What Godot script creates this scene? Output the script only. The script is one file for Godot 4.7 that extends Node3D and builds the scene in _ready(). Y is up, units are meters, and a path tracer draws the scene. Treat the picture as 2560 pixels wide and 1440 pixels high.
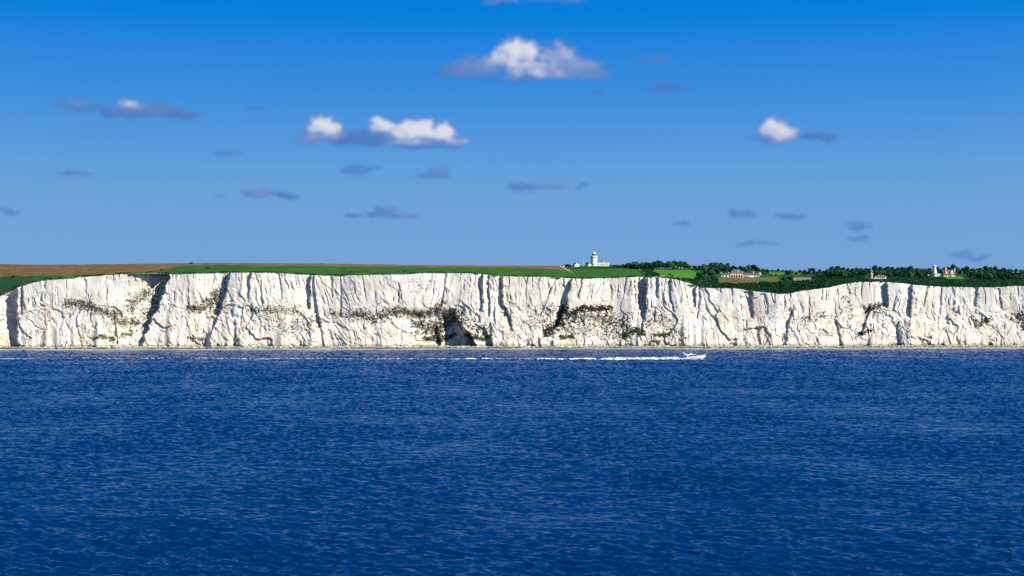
extends Node3D
# Chalk cliffs across a blue strait, a lighthouse on the downs above and a motor yacht passing below.
# Bearings and heights of the survey are kept in the photograph's pixels: F pixels to the radian,
# eye EYE metres above the sea, horizon on row 816. place() turns bearing, height and range into metres.

const F := 3636.0
const EYE := 30.0
const EXPO := 1.7
const INLAND := 320.0

var noise_a := FastNoiseLite.new()
var noise_b := FastNoiseLite.new()
var noise_c := FastNoiseLite.new()
var cells := FastNoiseLite.new()
var cracks := FastNoiseLite.new()
var rng := RandomNumberGenerator.new()
var taken := {}
var mats := {}

# ------------------------------------------------------------------ helpers
func lin(r: float, g: float, b: float) -> Color:
	return Color(r, g, b).linear_to_srgb()

func mat(key: String, r: float, g: float, b: float, rough := 0.85, spec := 0.3) -> StandardMaterial3D:
	if mats.has(key):
		return mats[key]
	var m := StandardMaterial3D.new()
	m.albedo_color = lin(r * 0.88, g * 0.88, b * 0.88)
	m.roughness = rough
	m.metallic_specular = spec
	m.resource_name = key
	mats[key] = m
	return m

func vmat(key: String, rough := 0.95, spec := 0.15) -> StandardMaterial3D:
	var m := mat(key, 1, 1, 1, rough, spec)
	m.vertex_color_use_as_albedo = true
	return m

func grain_mat(key: String, r: float, g: float, b: float, dark: float, freq: float, scale: float, rough := 0.85) -> StandardMaterial3D:
	if mats.has(key):
		return mats[key]
	var m := mat(key, r, g, b, rough)
	var n := FastNoiseLite.new()
	n.seed = key.hash() % 1000
	n.frequency = freq
	n.fractal_octaves = 4
	var im := n.get_seamless_image(128, 128)
	im.convert(Image.FORMAT_RGB8)
	for y in 128:
		for x in 128:
			var v := im.get_pixel(x, y).r
			v = lerpf(dark, 1.0, clampf(v * 1.4 - 0.2, 0, 1))
			im.set_pixel(x, y, Color(v, v, v))
	m.albedo_texture = ImageTexture.create_from_image(im)
	m.uv1_triplanar = true
	m.uv1_world_triplanar = true
	m.uv1_scale = Vector3.ONE * scale
	return m

func prof(pts: Array, x: float) -> float:
	if x <= pts[0][0]:
		return pts[0][1]
	for i in range(1, pts.size()):
		if x <= pts[i][0]:
			var a: Array = pts[i - 1]
			var b: Array = pts[i]
			return lerpf(a[1], b[1], (x - a[0]) / (b[0] - a[0]))
	return pts[pts.size() - 1][1]

func place(px: float, py: float, d: float) -> Vector3:
	return Vector3((px - 1280.0) / F * d, EYE + (816.0 - py) / F * d, -d)

func numbered(called: String) -> String:
	var k: int = taken.get(called, 0)
	taken[called] = k + 1
	return called if k == 0 else "%s_%03d" % [called, k]

func tag(o: Node, label := "", category := "", group := "", kind := "") -> Node:
	if label != "":
		o.set_meta("label", label)
	if category != "":
		o.set_meta("category", category)
	if group != "":
		o.set_meta("group", group)
	if kind != "":
		o.set_meta("kind", kind)
	return o

func thing(called: String, at: Vector3, label: String, category: String, group := "", turn := 0.0) -> Node3D:
	var o := Node3D.new()
	o.name = numbered(called)
	add_child(o)
	o.position = at
	o.rotation.y = turn
	tag(o, label, category, group)
	return o

func tool() -> SurfaceTool:
	var st := SurfaceTool.new()
	st.begin(Mesh.PRIMITIVE_TRIANGLES)
	st.set_smooth_group(-1)
	return st

func done(st: SurfaceTool, m: Material) -> ArrayMesh:
	st.generate_normals()
	st.index()
	var me := st.commit()
	me.surface_set_material(0, m)
	return me

func put(called: String, me: Mesh, parent: Node = null) -> MeshInstance3D:
	var o := MeshInstance3D.new()
	o.mesh = me
	if parent == null or parent == self:
		o.name = numbered(called)
		add_child(o)
	else:
		o.name = called
		parent.add_child(o, true)
	return o

func part(called: String, st: SurfaceTool, m: Material, parent: Node = null) -> MeshInstance3D:
	return put(called, done(st, m), parent)

# corners run counter-clockwise as seen from outside
func quad(st: SurfaceTool, a: Vector3, b: Vector3, c: Vector3, d: Vector3) -> void:
	for v in [a, c, b, a, d, c]:
		st.add_vertex(v)

func tri(st: SurfaceTool, a: Vector3, b: Vector3, c: Vector3) -> void:
	for v in [a, c, b]:
		st.add_vertex(v)

func box(st: SurfaceTool, x0: float, x1: float, y0: float, y1: float, z0: float, z1: float) -> void:
	var p := [Vector3(x0, y0, z1), Vector3(x1, y0, z1), Vector3(x1, y1, z1), Vector3(x0, y1, z1),
		Vector3(x0, y0, z0), Vector3(x1, y0, z0), Vector3(x1, y1, z0), Vector3(x0, y1, z0)]
	quad(st, p[0], p[1], p[2], p[3])
	quad(st, p[5], p[4], p[7], p[6])
	quad(st, p[1], p[5], p[6], p[2])
	quad(st, p[4], p[0], p[3], p[7])
	quad(st, p[3], p[2], p[6], p[7])
	quad(st, p[4], p[5], p[1], p[0])

func a_box(x0: float, x1: float, y0: float, y1: float, z0: float, z1: float) -> SurfaceTool:
	var st := tool()
	box(st, x0, x1, y0, y1, z0, z1)
	return st

# a roof over x0..x1, z0..z1 from y0 up to a ridge of height yr along x; hip pulls the ridge's ends in
func roof_x(x0: float, x1: float, z0: float, z1: float, y0: float, yr: float, hip := 0.0) -> SurfaceTool:
	var st := tool()
	var zm := (z0 + z1) / 2
	var a := Vector3(x0, y0, z1)
	var b := Vector3(x1, y0, z1)
	var c := Vector3(x1, y0, z0)
	var d := Vector3(x0, y0, z0)
	var e := Vector3(x0 + hip, yr, zm)
	var f := Vector3(x1 - hip, yr, zm)
	quad(st, a, b, f, e)
	quad(st, c, d, e, f)
	tri(st, b, c, f)
	tri(st, d, a, e)
	quad(st, d, c, b, a)
	return st

# the same with the ridge along z, its gable to the sea
func roof_z(x0: float, x1: float, z0: float, z1: float, y0: float, yr: float) -> SurfaceTool:
	var st := tool()
	var xm := (x0 + x1) / 2
	var a := Vector3(x0, y0, z1)
	var b := Vector3(x1, y0, z1)
	var c := Vector3(x1, y0, z0)
	var d := Vector3(x0, y0, z0)
	var e := Vector3(xm, yr, z1)
	var f := Vector3(xm, yr, z0)
	quad(st, b, c, f, e)
	quad(st, d, a, e, f)
	tri(st, a, b, e)
	tri(st, c, d, f)
	quad(st, d, c, b, a)
	return st

func ring(n: int, r: float, y: float, turn := 0.0) -> PackedVector3Array:
	var out := PackedVector3Array()
	for k in n:
		var t := turn + TAU * k / n
		out.append(Vector3(r * sin(t), y, r * cos(t)))
	return out

# profile: [radius, height] pairs, bottom to top
func lathe(profile: Array, n: int, turn := 0.0) -> SurfaceTool:
	var st := tool()
	var rings := []
	for p in profile:
		rings.append(ring(n, p[0], p[1], turn))
	loft(st, rings)
	return st

func loft(st: SurfaceTool, rings: Array, cap := true) -> void:
	for i in rings.size() - 1:
		var a: PackedVector3Array = rings[i]
		var b: PackedVector3Array = rings[i + 1]
		var n := a.size()
		for k in n:
			var j := (k + 1) % n
			quad(st, a[k], a[j], b[j], b[k])
	if cap:
		for which in [0, rings.size() - 1]:
			var r: PackedVector3Array = rings[which]
			var mid := Vector3.ZERO
			for v in r:
				mid += v / r.size()
			for k in r.size():
				if which == 0:
					tri(st, mid, r[(k + 1) % r.size()], r[k])
				else:
					tri(st, mid, r[k], r[(k + 1) % r.size()])

func window(parent: Node, x: float, y: float, z: float, w: float, h: float, frame: Material, pane: Material) -> void:
	var f := part("window", a_box(x - w / 2 - 0.12, x + w / 2 + 0.12, y - 0.12, y + h + 0.12, z - 0.1, z + 0.05), frame, parent)
	part("pane", a_box(x - w / 2, x + w / 2, y, y + h, z - 0.05, z + 0.08), pane, f)

func grid_mesh(pos: PackedVector3Array, col: PackedColorArray, nx: int, ny: int, m: Material) -> ArrayMesh:
	var nrm := PackedVector3Array()
	nrm.resize(pos.size())
	for j in ny:
		for i in nx:
			var k := j * nx + i
			var du: Vector3 = pos[k + (1 if i < nx - 1 else 0)] - pos[k - (1 if i > 0 else 0)]
			var dv: Vector3 = pos[k + (nx if j < ny - 1 else 0)] - pos[k - (nx if j > 0 else 0)]
			nrm[k] = du.cross(dv).normalized()
	var idx := PackedInt32Array()
	for j in ny - 1:
		for i in nx - 1:
			var k := j * nx + i
			idx.append_array(PackedInt32Array([k, k + nx, k + 1, k + 1, k + nx, k + nx + 1]))
	return arrays(pos, nrm, col, idx, m)

func arrays(pos: PackedVector3Array, nrm: PackedVector3Array, col: PackedColorArray, idx: PackedInt32Array, m: Material) -> ArrayMesh:
	var a := []
	a.resize(Mesh.ARRAY_MAX)
	a[Mesh.ARRAY_VERTEX] = pos
	a[Mesh.ARRAY_NORMAL] = nrm
	if col.size() > 0:
		a[Mesh.ARRAY_COLOR] = col
	a[Mesh.ARRAY_INDEX] = idx
	var me := ArrayMesh.new()
	me.add_surface_from_arrays(Mesh.PRIMITIVE_TRIANGLES, a)
	me.surface_set_material(0, m)
	return me

# ------------------------------------------------------------------ the lie of the land
var top_line := [[-260, 790], [-120, 775], [0, 742], [20, 731], [40, 721], [56, 715], [85, 706], [125, 700], [165, 697], [185, 697], [200, 693],
	[250, 690], [275, 687], [310, 685], [385, 682.5], [408, 683], [430, 687], [470, 685], [555, 683], [575, 682], [660, 682], [700, 683], [740, 686],
	[800, 689], [850, 691], [862, 689], [900, 688], [950, 687], [1020, 686], [1060, 683], [1150, 683], [1180, 684], [1215, 687], [1260, 691], [1300, 692],
	[1350, 692], [1400, 694], [1430, 696.5], [1470, 697], [1500, 696], [1540, 695], [1570, 693.5], [1590, 692], [1620, 694], [1640, 693], [1660, 695],
	[1690, 699], [1710, 704], [1735, 712], [1750, 719.5], [1790, 721], [1850, 722], [1871, 727], [1911, 731], [1950, 735], [1975, 734], [2000, 728],
	[2030, 724.5], [2070, 719], [2110, 710], [2150, 705], [2205, 704.5], [2250, 708], [2300, 713.5], [2350, 717], [2450, 718.5], [2500, 718], [2520, 715.5], [2560, 715], [2820, 712]]
var sky_line := [[-260, 664], [0, 663], [100, 663], [200, 662], [470, 658.5], [560, 658], [700, 659], [800, 660], [1000, 662.5], [1240, 665], [1400, 665.5],
	[1530, 665.3], [1560, 667], [1620, 671], [1700, 672], [1800, 673], [1900, 677], [1960, 678.5], [2000, 681], [2100, 683], [2820, 683]]

func shore(px: float) -> float:
	return 1900.0 + 150.0 * px / 2560.0 + 14.0 * noise_a.get_noise_2d(px * 0.22, 77.0)

func edge(px: float) -> float:
	return shore(px) + 22.0

func ground(px: float, py: float) -> Vector3:
	var pe := prof(top_line, px)
	var t := clampf((pe - py) / (pe - prof(sky_line, px)), 0.0, 1.15)
	return place(px, py, edge(px) + t * INLAND)

func ground_at(px: float, t: float) -> Vector3:
	return place(px, lerpf(prof(top_line, px), prof(sky_line, px), t), edge(px) + t * INLAND)

# ------------------------------------------------------------------ the cliff
# walls of the gullies that look away from the sun: [[x, y], ...] down the wall, then its height over the gully floor there (px)
var gullies := [
	[[[44, 722, 12], [43, 740, 32], [44, 800, 36], [46, 866, 30]], 70],
	[[[56, 714, 8], [58, 750, 9], [57, 785, 4]], 14],
	[[[425, 686, 40], [400, 760, 42], [374, 810, 32], [352, 868, 18]], 130],
	[[[575, 682, 21], [566, 730, 20], [546, 790, 13], [515, 868, 9]], 80],
	[[[627, 682, 14], [624, 720, 9], [621, 752, 2]], 22],
	[[[700, 684, 4], [707, 745, 3]], 14],
	[[[777, 687, 15], [775, 770, 12]], 40],
	[[[784, 687, 5], [790, 755, 7], [804, 818, 13]], 30],
	[[[831, 690, 4], [832, 742, 3]], 14],
	[[[855, 715, 3], [853, 790, 4]], 16],
	[[[998, 705, 4], [999, 754, 5]], 14],
	[[[1118, 684, 4], [1108, 752, 8]], 26],
	[[[1190, 686, 4], [1189, 730, 4]], 10],
	[[[1206, 686, 13], [1205, 776, 8]], 24],
	[[[1222, 687, 11], [1226, 788, 8]], 16],
	[[[1237, 740, 6], [1238, 800, 5]], 14],
	[[[1254, 690, 9], [1258, 760, 16], [1272, 780, 14], [1283, 824, 8]], 34],
	[[[1128, 764, 3], [1136, 785, 20], [1150, 808, 30], [1176, 838, 44], [1196, 868, 56]], 220],
	[[[1212, 812, 4], [1222, 840, 14], [1234, 868, 18]], 60],
	[[[1092, 800, 3], [1098, 835, 14], [1104, 868, 12]], 70],
	[[[1226, 800, 4], [1232, 868, 10]], 26],
	[[[1395, 694, 5], [1378, 725, 5], [1360, 775, 3]], 40],
	[[[1431, 695, 12], [1415, 760, 17], [1397, 815, 22], [1362, 838, 10]], 70],
	[[[1457, 696, 7], [1448, 745, 4]], 26],
	[[[1529, 708, 4], [1531, 742, 3]], 14],
	[[[1612, 692, 28], [1617, 745, 34], [1616, 775, 22], [1610, 800, 9], [1606, 832, 7]], 40],
	[[[1600, 692, 7], [1602, 770, 9]], 9],
	[[[1588, 694, 5], [1592, 760, 7]], 8],
	[[[1619, 694, 4], [1618, 722, 4]], 6],
	[[[1626, 694, 3], [1625, 716, 3]], 6],
	[[[1647, 692, 8], [1646, 742, 5]], 18],
	[[[1641, 762, 5], [1638, 795, 4]], 16],
	[[[1678, 696, 7], [1677, 740, 5], [1688, 778, 4]], 22],
	[[[1741, 714, 11], [1740, 765, 9]], 34],
	[[[1752, 720, 5], [1746, 795, 6]], 14],
	[[[1882, 730, 10], [1885, 792, 7]], 34],
	[[[1896, 815, 5], [1903, 858, 5]], 18],
	[[[1986, 768, 8], [1972, 812, 10], [1966, 866, 9]], 44],
	[[[2026, 738, 3], [2025, 795, 4]], 12],
	[[[2092, 798, 7], [2106, 864, 7]], 26],
	[[[2219, 705, 22], [2220, 765, 15]], 36],
	[[[2180, 760, 8], [2158, 835, 10]], 50],
	[[[2281, 708, 12], [2277, 790, 8]], 34],
	[[[2321, 713, 5], [2312, 765, 4]], 16],
	[[[2355, 716, 4], [2353, 785, 3]], 16],
	[[[2246, 800, 8], [2250, 862, 9]], 26],
	[[[2366, 815, 4], [2376, 858, 5]], 18],
	[[[2445, 720, 5], [2440, 765, 4]], 20],
	[[[2500, 722, 4], [2506, 770, 4]], 20],
	[[[589, 800, 6], [592, 864, 8]], 22],
	[[[288, 800, 5], [296, 858, 7]], 26],
	[[[217, 700, 3], [218, 750, 3]], 12],
	[[[487, 790, 3], [493, 816, 3]], 12],
	[[[668, 842, 3], [674, 868, 5]], 14],
	[[[754, 850, 4], [758, 868, 9]], 16],
	[[[804, 820, 6], [812, 868, 6]], 20],
	[[[1293, 835, 3], [1300, 868, 5]], 14],
	[[[1345, 830, 4], [1352, 868, 5]], 20],
	[[[1614, 845, 4], [1613, 868, 6]], 14],
	[[[1648, 846, 4], [1648, 868, 17]], 22],
	[[[1795, 830, 3], [1800, 866, 4]], 12],
	[[[2480, 848, 3], [2482, 868, 14]], 26],
	[[[2390, 836, 4], [2402, 860, 5]], 18],
]
# soil and scrub on the ledges: [polyline, half width px, clumps per 100 square px, tone]; tone 0 brown, 1 dark olive, 2 green
var patches := [
	[[[165, 757], [205, 760], [240, 772], [275, 785], [300, 802], [338, 808]], 12, 17, 0, "brown scrub on the sloping ledge beneath the ploughed field"],
	[[[205, 752], [228, 765]], 6, 16, 0, ""],
	[[[325, 765], [350, 745], [372, 730]], 14, 11, 0, "grey brown scrub beside the widest slanting gully"],
	[[[408, 690], [385, 755], [352, 815]], 15, 4, 1, "dark scrub growing inside the widest slanting gully"],
	[[[475, 772], [510, 766], [535, 752], [540, 735]], 13, 17, 0, "brown scrub on the face before the second slanting gully"],
	[[[520, 793], [537, 793]], 4, 14, 0, ""],
	[[[565, 690], [560, 730], [545, 780]], 7, 3, 1, ""],
	[[[232, 846], [255, 842], [283, 848]], 6, 14, 2, "low green plants on a ledge above the foreshore boulders"],
	[[[305, 840], [330, 832]], 8, 11, 2, ""],
	[[[470, 845], [508, 848]], 4, 12, 1, ""],
	[[[625, 775], [680, 775], [735, 775]], 12, 8, 0, "thin grey brown scrub across the middle of the cliff"],
	[[[660, 790], [720, 820], [775, 815]], 22, 3.4, 1, "scattered dark tufts below the thin grey scrub"],
	[[[822, 783], [855, 788]], 6, 14, 0, ""],
	[[[876, 790], [910, 785], [935, 797], [965, 785], [995, 776], [1012, 782]], 13, 16, 0, "brown scrub along the long ledge beside the dark bay"],
	[[[1030, 785], [1060, 788], [1090, 775], [1107, 755]], 11, 15, 0, "brown scrub climbing from the long ledge to a crack"],
	[[[1045, 812], [1075, 828], [1110, 815], [1135, 790]], 20, 13, 1, "dark thicket in the shaded bay of the cliff"],
	[[[1060, 846], [1100, 850], [1135, 838]], 7, 26, 1, ""],
	[[[1150, 785], [1165, 805], [1190, 825], [1212, 828]], 16, 5, 1, "dark tufts on the lit nose beside the shaded bay"],
	[[[1165, 838], [1190, 843], [1208, 850], [1222, 842]], 5, 30, 2, "bright green plants on the ledge of the shaded bay"],
	[[[1335, 785], [1350, 800], [1375, 770]], 20, 6, 0, "brown tufts on the face before the olive gully"],
	[[[1412, 770], [1398, 808], [1366, 832]], 11, 34, 1, "olive turf filling the foot of a slanting gully"],
	[[[1435, 780], [1462, 768], [1490, 774], [1526, 770]], 7, 34, 1, "olive turf crest over the speckled debris slope"],
	[[[1428, 792], [1460, 790], [1500, 795], [1525, 800]], 17, 16, 0, "brown scrub on the speckled debris slope"],
	[[[1410, 815], [1460, 825], [1520, 825], [1560, 805]], 24, 4.6, 1, "small dark tufts strewn over the speckled debris slope"],
	[[[1555, 800], [1570, 820]], 12, 10, 0, ""],
	[[[1556, 841], [1574, 831], [1590, 824], [1608, 834]], 7, 44, 2, "green grass hump at the foot of the striped gully"],
	[[[1402, 844], [1432, 841]], 5, 40, 2, "green grass ledge under the speckled debris slope"],
	[[[1640, 838], [1672, 836]], 5, 36, 2, "green grass ledge beyond the striped gully"],
	[[[1622, 805], [1640, 790], [1665, 810], [1700, 830]], 15, 5, 1, "dark tufts on the face beyond the striped gully"],
	[[[2018, 795], [2040, 800]], 7, 9, 1, ""],
	[[[2050, 830], [2075, 838]], 8, 4, 1, ""],
	[[[2110, 745], [2130, 765], [2120, 825]], 7, 4, 1, "few dark tufts on the smooth face below the domed tower"],
	[[[2165, 778], [2185, 765], [2206, 762]], 7, 16, 1, "dark scrub on the broken nose below the domed tower"],
	[[[2143, 838], [2160, 832], [2178, 826]], 4, 34, 1, ""],
	[[[2430, 795], [2445, 812], [2475, 797]], 7, 10, 1, "dark tufts on the cliff below the red roofed house"],
	[[[2540, 792], [2558, 800], [2566, 815]], 11, 12, 1, ""],
]

func along(poly: Array, y: float) -> Array:   # where a wall stands on row y, and how high it is there
	var first: Array = poly[0]
	var last: Array = poly[poly.size() - 1]
	if y < first[1] - 1.0 or y > last[1] + 6.0:
		return []
	for i in range(1, poly.size()):
		if y <= poly[i][1]:
			var a: Array = poly[i - 1]
			var t := clampf((y - a[1]) / (poly[i][1] - a[1]), 0, 1)
			return [lerpf(a[0], poly[i][0], t), lerpf(a[2], poly[i][2], t)]
	return [last[0], last[2] * clampf(1.0 - (y - last[1]) / 6.0, 0, 1)]

func patch_share(p: Array, x: float, y: float) -> float:   # 1 in the middle of a patch, 0 at its rim
	var best := 1e9
	var line: Array = p[0]
	for i in range(1, line.size()):
		var a := Vector2(line[i - 1][0], line[i - 1][1])
		var b := Vector2(line[i][0], line[i][1])
		best = minf(best, Geometry2D.get_closest_point_to_segment(Vector2(x, y), a, b).distance_to(Vector2(x, y)))
	return 1.0 - best / (p[1] * 1.35)

const C0 := -260.0
const CSTEP := 1.6
const CN := 1926
const RN := 128
var cliff_pos := PackedVector3Array()
var cliff_py := PackedFloat32Array()

func base_row(px: float) -> float:
	return 816.0 + (EYE - 2.6) / shore(px) * F

func build_cliff() -> void:
	var col := PackedColorArray()
	cliff_pos.resize(CN * (RN + 1))
	col.resize(CN * (RN + 1))
	var by_col := []
	for i in CN:
		by_col.append([])
	for g in gullies:
		var xs := []
		for q in g[0]:
			xs.append(q[0])
		var lo: float = xs.min() - g[1] - 4
		var hi: float = xs.max() + 5
		for i in range(maxi(0, int((lo - C0) / CSTEP)), mini(CN, int((hi - C0) / CSTEP) + 1)):
			by_col[i].append(g)
	var patch_cols := []
	for i in CN:
		patch_cols.append([])
	for p in patches:
		var lo := 1e9
		var hi := -1e9
		for q in p[0]:
			lo = minf(lo, q[0])
			hi = maxf(hi, q[0])
		for i in range(maxi(0, int((lo - p[1] - C0) / CSTEP)), mini(CN, int((hi + p[1] - C0) / CSTEP) + 1)):
			patch_cols[i].append(p)
	for i in CN:
		var px := C0 + CSTEP * i
		var sh := shore(px)
		var top := prof(top_line, px) + 1.1 * noise_b.get_noise_2d(px * 5.0, 9.0) + 1.0 * noise_b.get_noise_2d(px * 1.6, 50.0)
		var bot := base_row(px)
		var near: Array = by_col[i]
		var here: Array = patch_cols[i]
		for j in RN + 1:
			# row 0 dips below the foreshore, the last row is the cliff's edge
			var v := float(j - 1) / (RN - 1)
			var py := lerpf(bot, top, maxf(v, 0.0))
			if j == 0:
				py = bot + 9.0
			var hm := (bot - py) * 0.55     # metres above the foot
			var x := px * 0.55
			var f := clampf(v, 0, 1)
			var d := sh + (15.0 * f / 0.45 if f < 0.45 else 15.0 + 5.0 * (f - 0.45) / 0.55)
			# broad buttresses, lower half more broken and slanted
			var low := 1.0 - smoothstep(0.42, 0.62, f + 0.12 * noise_b.get_noise_2d(x * 0.9, 300.0))
			var lean := x + hm * 0.35 * noise_a.get_noise_2d(x * 0.6, 5.0) * low + hm * 0.5 * noise_a.get_noise_2d(x * 0.35, 95.0)
			var wx := lean + 3.0 * noise_b.get_noise_2d(x * 2.0, hm * 1.2)
			var wy := hm + 5.0 * noise_b.get_noise_2d(x * 2.0 + 400.0, hm * 2.0)
			d += 4.5 * noise_a.get_noise_2d(wx * 0.8, wy * 0.6)
			var crag := lerpf(0.18, 1.0, smoothstep(-0.06, 0.40, noise_a.get_noise_2d(x * 1.1 + 700.0, hm * 1.8 + 30.0) + 0.20 * low))
			# upright slabs of chalk that have split away along joints
			d += 1.7 * cells.get_noise_2d(wx * 0.5, wy * lerpf(0.18, 0.5, low)) * (0.7 + 0.6 * low)
			d += 1.2 * crag * cells.get_noise_2d(wx * 2.2 + 900.0, wy * lerpf(0.4, 1.3, low) + 70.0)
			# joints
			var cr := cracks.get_noise_2d(wx * 1.5, wy * lerpf(0.16, 0.5, low)) + 1.0
			d += 2.4 * clampf(1.0 - cr / 0.10, 0, 1) * smoothstep(-0.15, 0.25, noise_a.get_noise_2d(x * 3.0, hm * 3.0 + 40.0))
			# fine fluting and rough faces
			d += 1.3 * crag * noise_b.get_noise_2d((wx + 0.5 * low * wy) * 4.0, wy * lerpf(1.4, 2.2, low))
			d += 0.85 * crag * noise_c.get_noise_2d(x * 9.0, hm * lerpf(5.0, 9.0, low))
			# fallen aprons at the foot
			var apron := maxf(0.0, noise_a.get_noise_2d(x * 2.6 + 60.0, 11.0) + 0.15)
			d -= 11.0 * apron * clampf(1.0 - f / (0.16 + 0.5 * apron), 0, 1)
			var wave_cut := clampf(1.0 - hm / 5.0, 0, 1)
			d += 2.4 * wave_cut * (0.4 + noise_b.get_noise_2d(x * 3.0, 21.0))
			for g in near:
				var w := along(g[0], py)
				if w.size() == 0:
					continue
				var jag: float = (1.2 + 0.09 * w[1]) * 1.6 * noise_b.get_noise_2d(py * 2.2, w[0] * 0.7) + (0.8 + 0.01 * w[1]) * noise_c.get_noise_2d(py * 7.0, w[0])
				var s: float = px - (w[0] + jag)
				if s > 0.0:
					continue
				var reach: float = g[1]
				var ramp := clampf(1.0 + s / reach, 0, 1)
				var lip := clampf(-s / 1.8, 0, 1)
				var fade := smoothstep(0.0, 8.0 + 0.12 * reach, py - g[0][0][1] + 7.0 * noise_b.get_noise_2d(px * 2.5, 61.0)) if g[0][0][1] > top + 8.0 else 1.0
				d += 0.62 * w[1] * lip * ramp * ramp * (3.0 - 2.0 * ramp) * fade
			var k := j * CN + i
			cliff_pos[k] = place(px, py, d)
			# colour: clean white faces, cream and grey weathering, soil under the scrub
			var c := Color(0.58, 0.56, 0.518)
			var cream := smoothstep(-0.05, 0.45, noise_a.get_noise_2d(wx * 1.6 + 50.0, wy * 0.9) + 0.30 * noise_b.get_noise_2d(wx * 6.0, wy * 2.0))
			c = c.lerp(Color(0.49, 0.425, 0.325), 0.34 * cream)
			var foot := smoothstep(0.12, 0.5, noise_b.get_noise_2d(wx * 1.4, wy * 2.2) + 0.55 * (1.0 - f) + 0.2 * noise_c.get_noise_2d(wx * 4.0, wy * 7.0) - 0.1)
			c = c.lerp(Color(0.49, 0.405, 0.305), 0.5 * foot)
			var streak := smoothstep(0.18, 0.5, noise_b.get_noise_2d(wx * 7.0, wy * 0.6))
			c = c.lerp(Color(0.29, 0.28, 0.26), 0.5 * streak)
			var bed := smoothstep(0.55, 0.8, sin(hm * 1.35 + 1.5 * noise_a.get_noise_2d(x * 0.4, 3.0)) * 0.5 + 0.5 * noise_c.get_noise_2d(x * 1.2, hm * 20.0))
			c = c.lerp(Color(0.30, 0.29, 0.275), 0.45 * bed)
			var specks := smoothstep(0.30, 0.42, noise_c.get_noise_2d(wx * 8.0, wy * 12.0)) * smoothstep(0.1, 0.3, noise_a.get_noise_2d(x * 1.2, hm * 2.0 + 200.0) + 0.25 * low)
			c = c.lerp(Color(0.17, 0.14, 0.10), 0.75 * specks)
			for p in here:
				var sh_in := patch_share(p, px, py)
				if sh_in > 0.0:
					var spot := smoothstep(-0.15, 0.35, noise_c.get_noise_2d(px * 14.0, py * 20.0) + 0.8 * noise_b.get_noise_2d(px * 3.2, py * 5.0) + 0.9 * sh_in - 0.5)
					var tone: Color = [Color(0.155, 0.135, 0.10), Color(0.075, 0.075, 0.05), Color(0.045, 0.08, 0.025)][p[3]]
					c = c.lerp(tone, minf(0.85, p[2] / 16.0) * spot)
			if hm < 3.2 + 1.2 * noise_b.get_noise_2d(x * 4.0, 1.0):   # weed and tide mark
				c = c.lerp(Color(0.24, 0.20, 0.10), 0.55 + 0.4 * noise_b.get_noise_2d(x * 9.0, hm * 9.0))
			col[k] = c
	var me := grid_mesh(cliff_pos, col, CN, RN + 1, vmat("chalk", 0.95, 0.1))
	var o := put("cliff", me)
	tag(o, "long white chalk cliff standing along the sea", "cliff", "", "structure")

func cliff_at(px: float, py: float) -> Vector3:
	var i := clampi(int(round((px - C0) / CSTEP)), 0, CN - 1)
	var top := prof(top_line, px)
	var bot := base_row(px)
	var j := clampi(int(round(1.0 + (bot - py) / (bot - top) * (RN - 1))), 1, RN)
	return cliff_pos[j * CN + i]

# ------------------------------------------------------------------ the downs above it
var field_line := [[-260, 693], [0, 691], [100, 690], [200, 688], [300, 684], [380, 678], [430, 670], [470, 665], [520, 662.5], [560, 662], [700, 664.5], [900, 666.5],
	[1100, 667.5], [1200, 668.5], [1300, 670], [1375, 672.5], [1416, 675], [1418, 660]]
var pasture := PackedVector2Array([Vector2(1633, 672), Vector2(1650, 671), Vector2(1742, 674.5), Vector2(1760, 677), Vector2(1746, 685), Vector2(1736, 697), Vector2(1700, 697), Vector2(1668, 691), Vector2(1632, 682)])
var tan_meadow := PackedVector2Array([Vector2(1795, 692.5), Vector2(1945, 692.5), Vector2(1950, 706), Vector2(1890, 707), Vector2(1840, 710), Vector2(1795, 706)])
var lawn := PackedVector2Array([Vector2(2358, 691), Vector2(2404, 691), Vector2(2414, 699), Vector2(2400, 701), Vector2(2372, 698)])
var bare_soil := PackedVector2Array([Vector2(1563, 668.5), Vector2(1584, 664), Vector2(1594, 667), Vector2(1590, 669.5)])
var far_grass := [PackedVector2Array([Vector2(1690, 672), Vector2(1768, 671), Vector2(1768, 674), Vector2(1700, 673.8)]),
	PackedVector2Array([Vector2(1922, 679), Vector2(1962, 680), Vector2(1958, 689), Vector2(1925, 688)]),
	PackedVector2Array([Vector2(1980, 681), Vector2(2006, 682), Vector2(2000, 687), Vector2(1982, 687)])]

func zone(px: float, py: float) -> String:
	if px < 1418 and py < prof(field_line, px):
		return "ploughed_field"
	var p := Vector2(px, py)
	if Geometry2D.is_point_in_polygon(p, pasture):
		return "pasture"
	for g in far_grass:
		if Geometry2D.is_point_in_polygon(p, g):
			return "pasture"
	if Geometry2D.is_point_in_polygon(p, tan_meadow):
		return "dry_meadow"
	if Geometry2D.is_point_in_polygon(p, lawn):
		return "lawn"
	if Geometry2D.is_point_in_polygon(p, bare_soil):
		return "bare_soil"
	if px > 1600.0 + 6.0 * noise_b.get_noise_2d(py * 8.0, 4.0) + (py - 680.0) * 1.0:
		return "scrubland"
	return "meadow"

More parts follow.
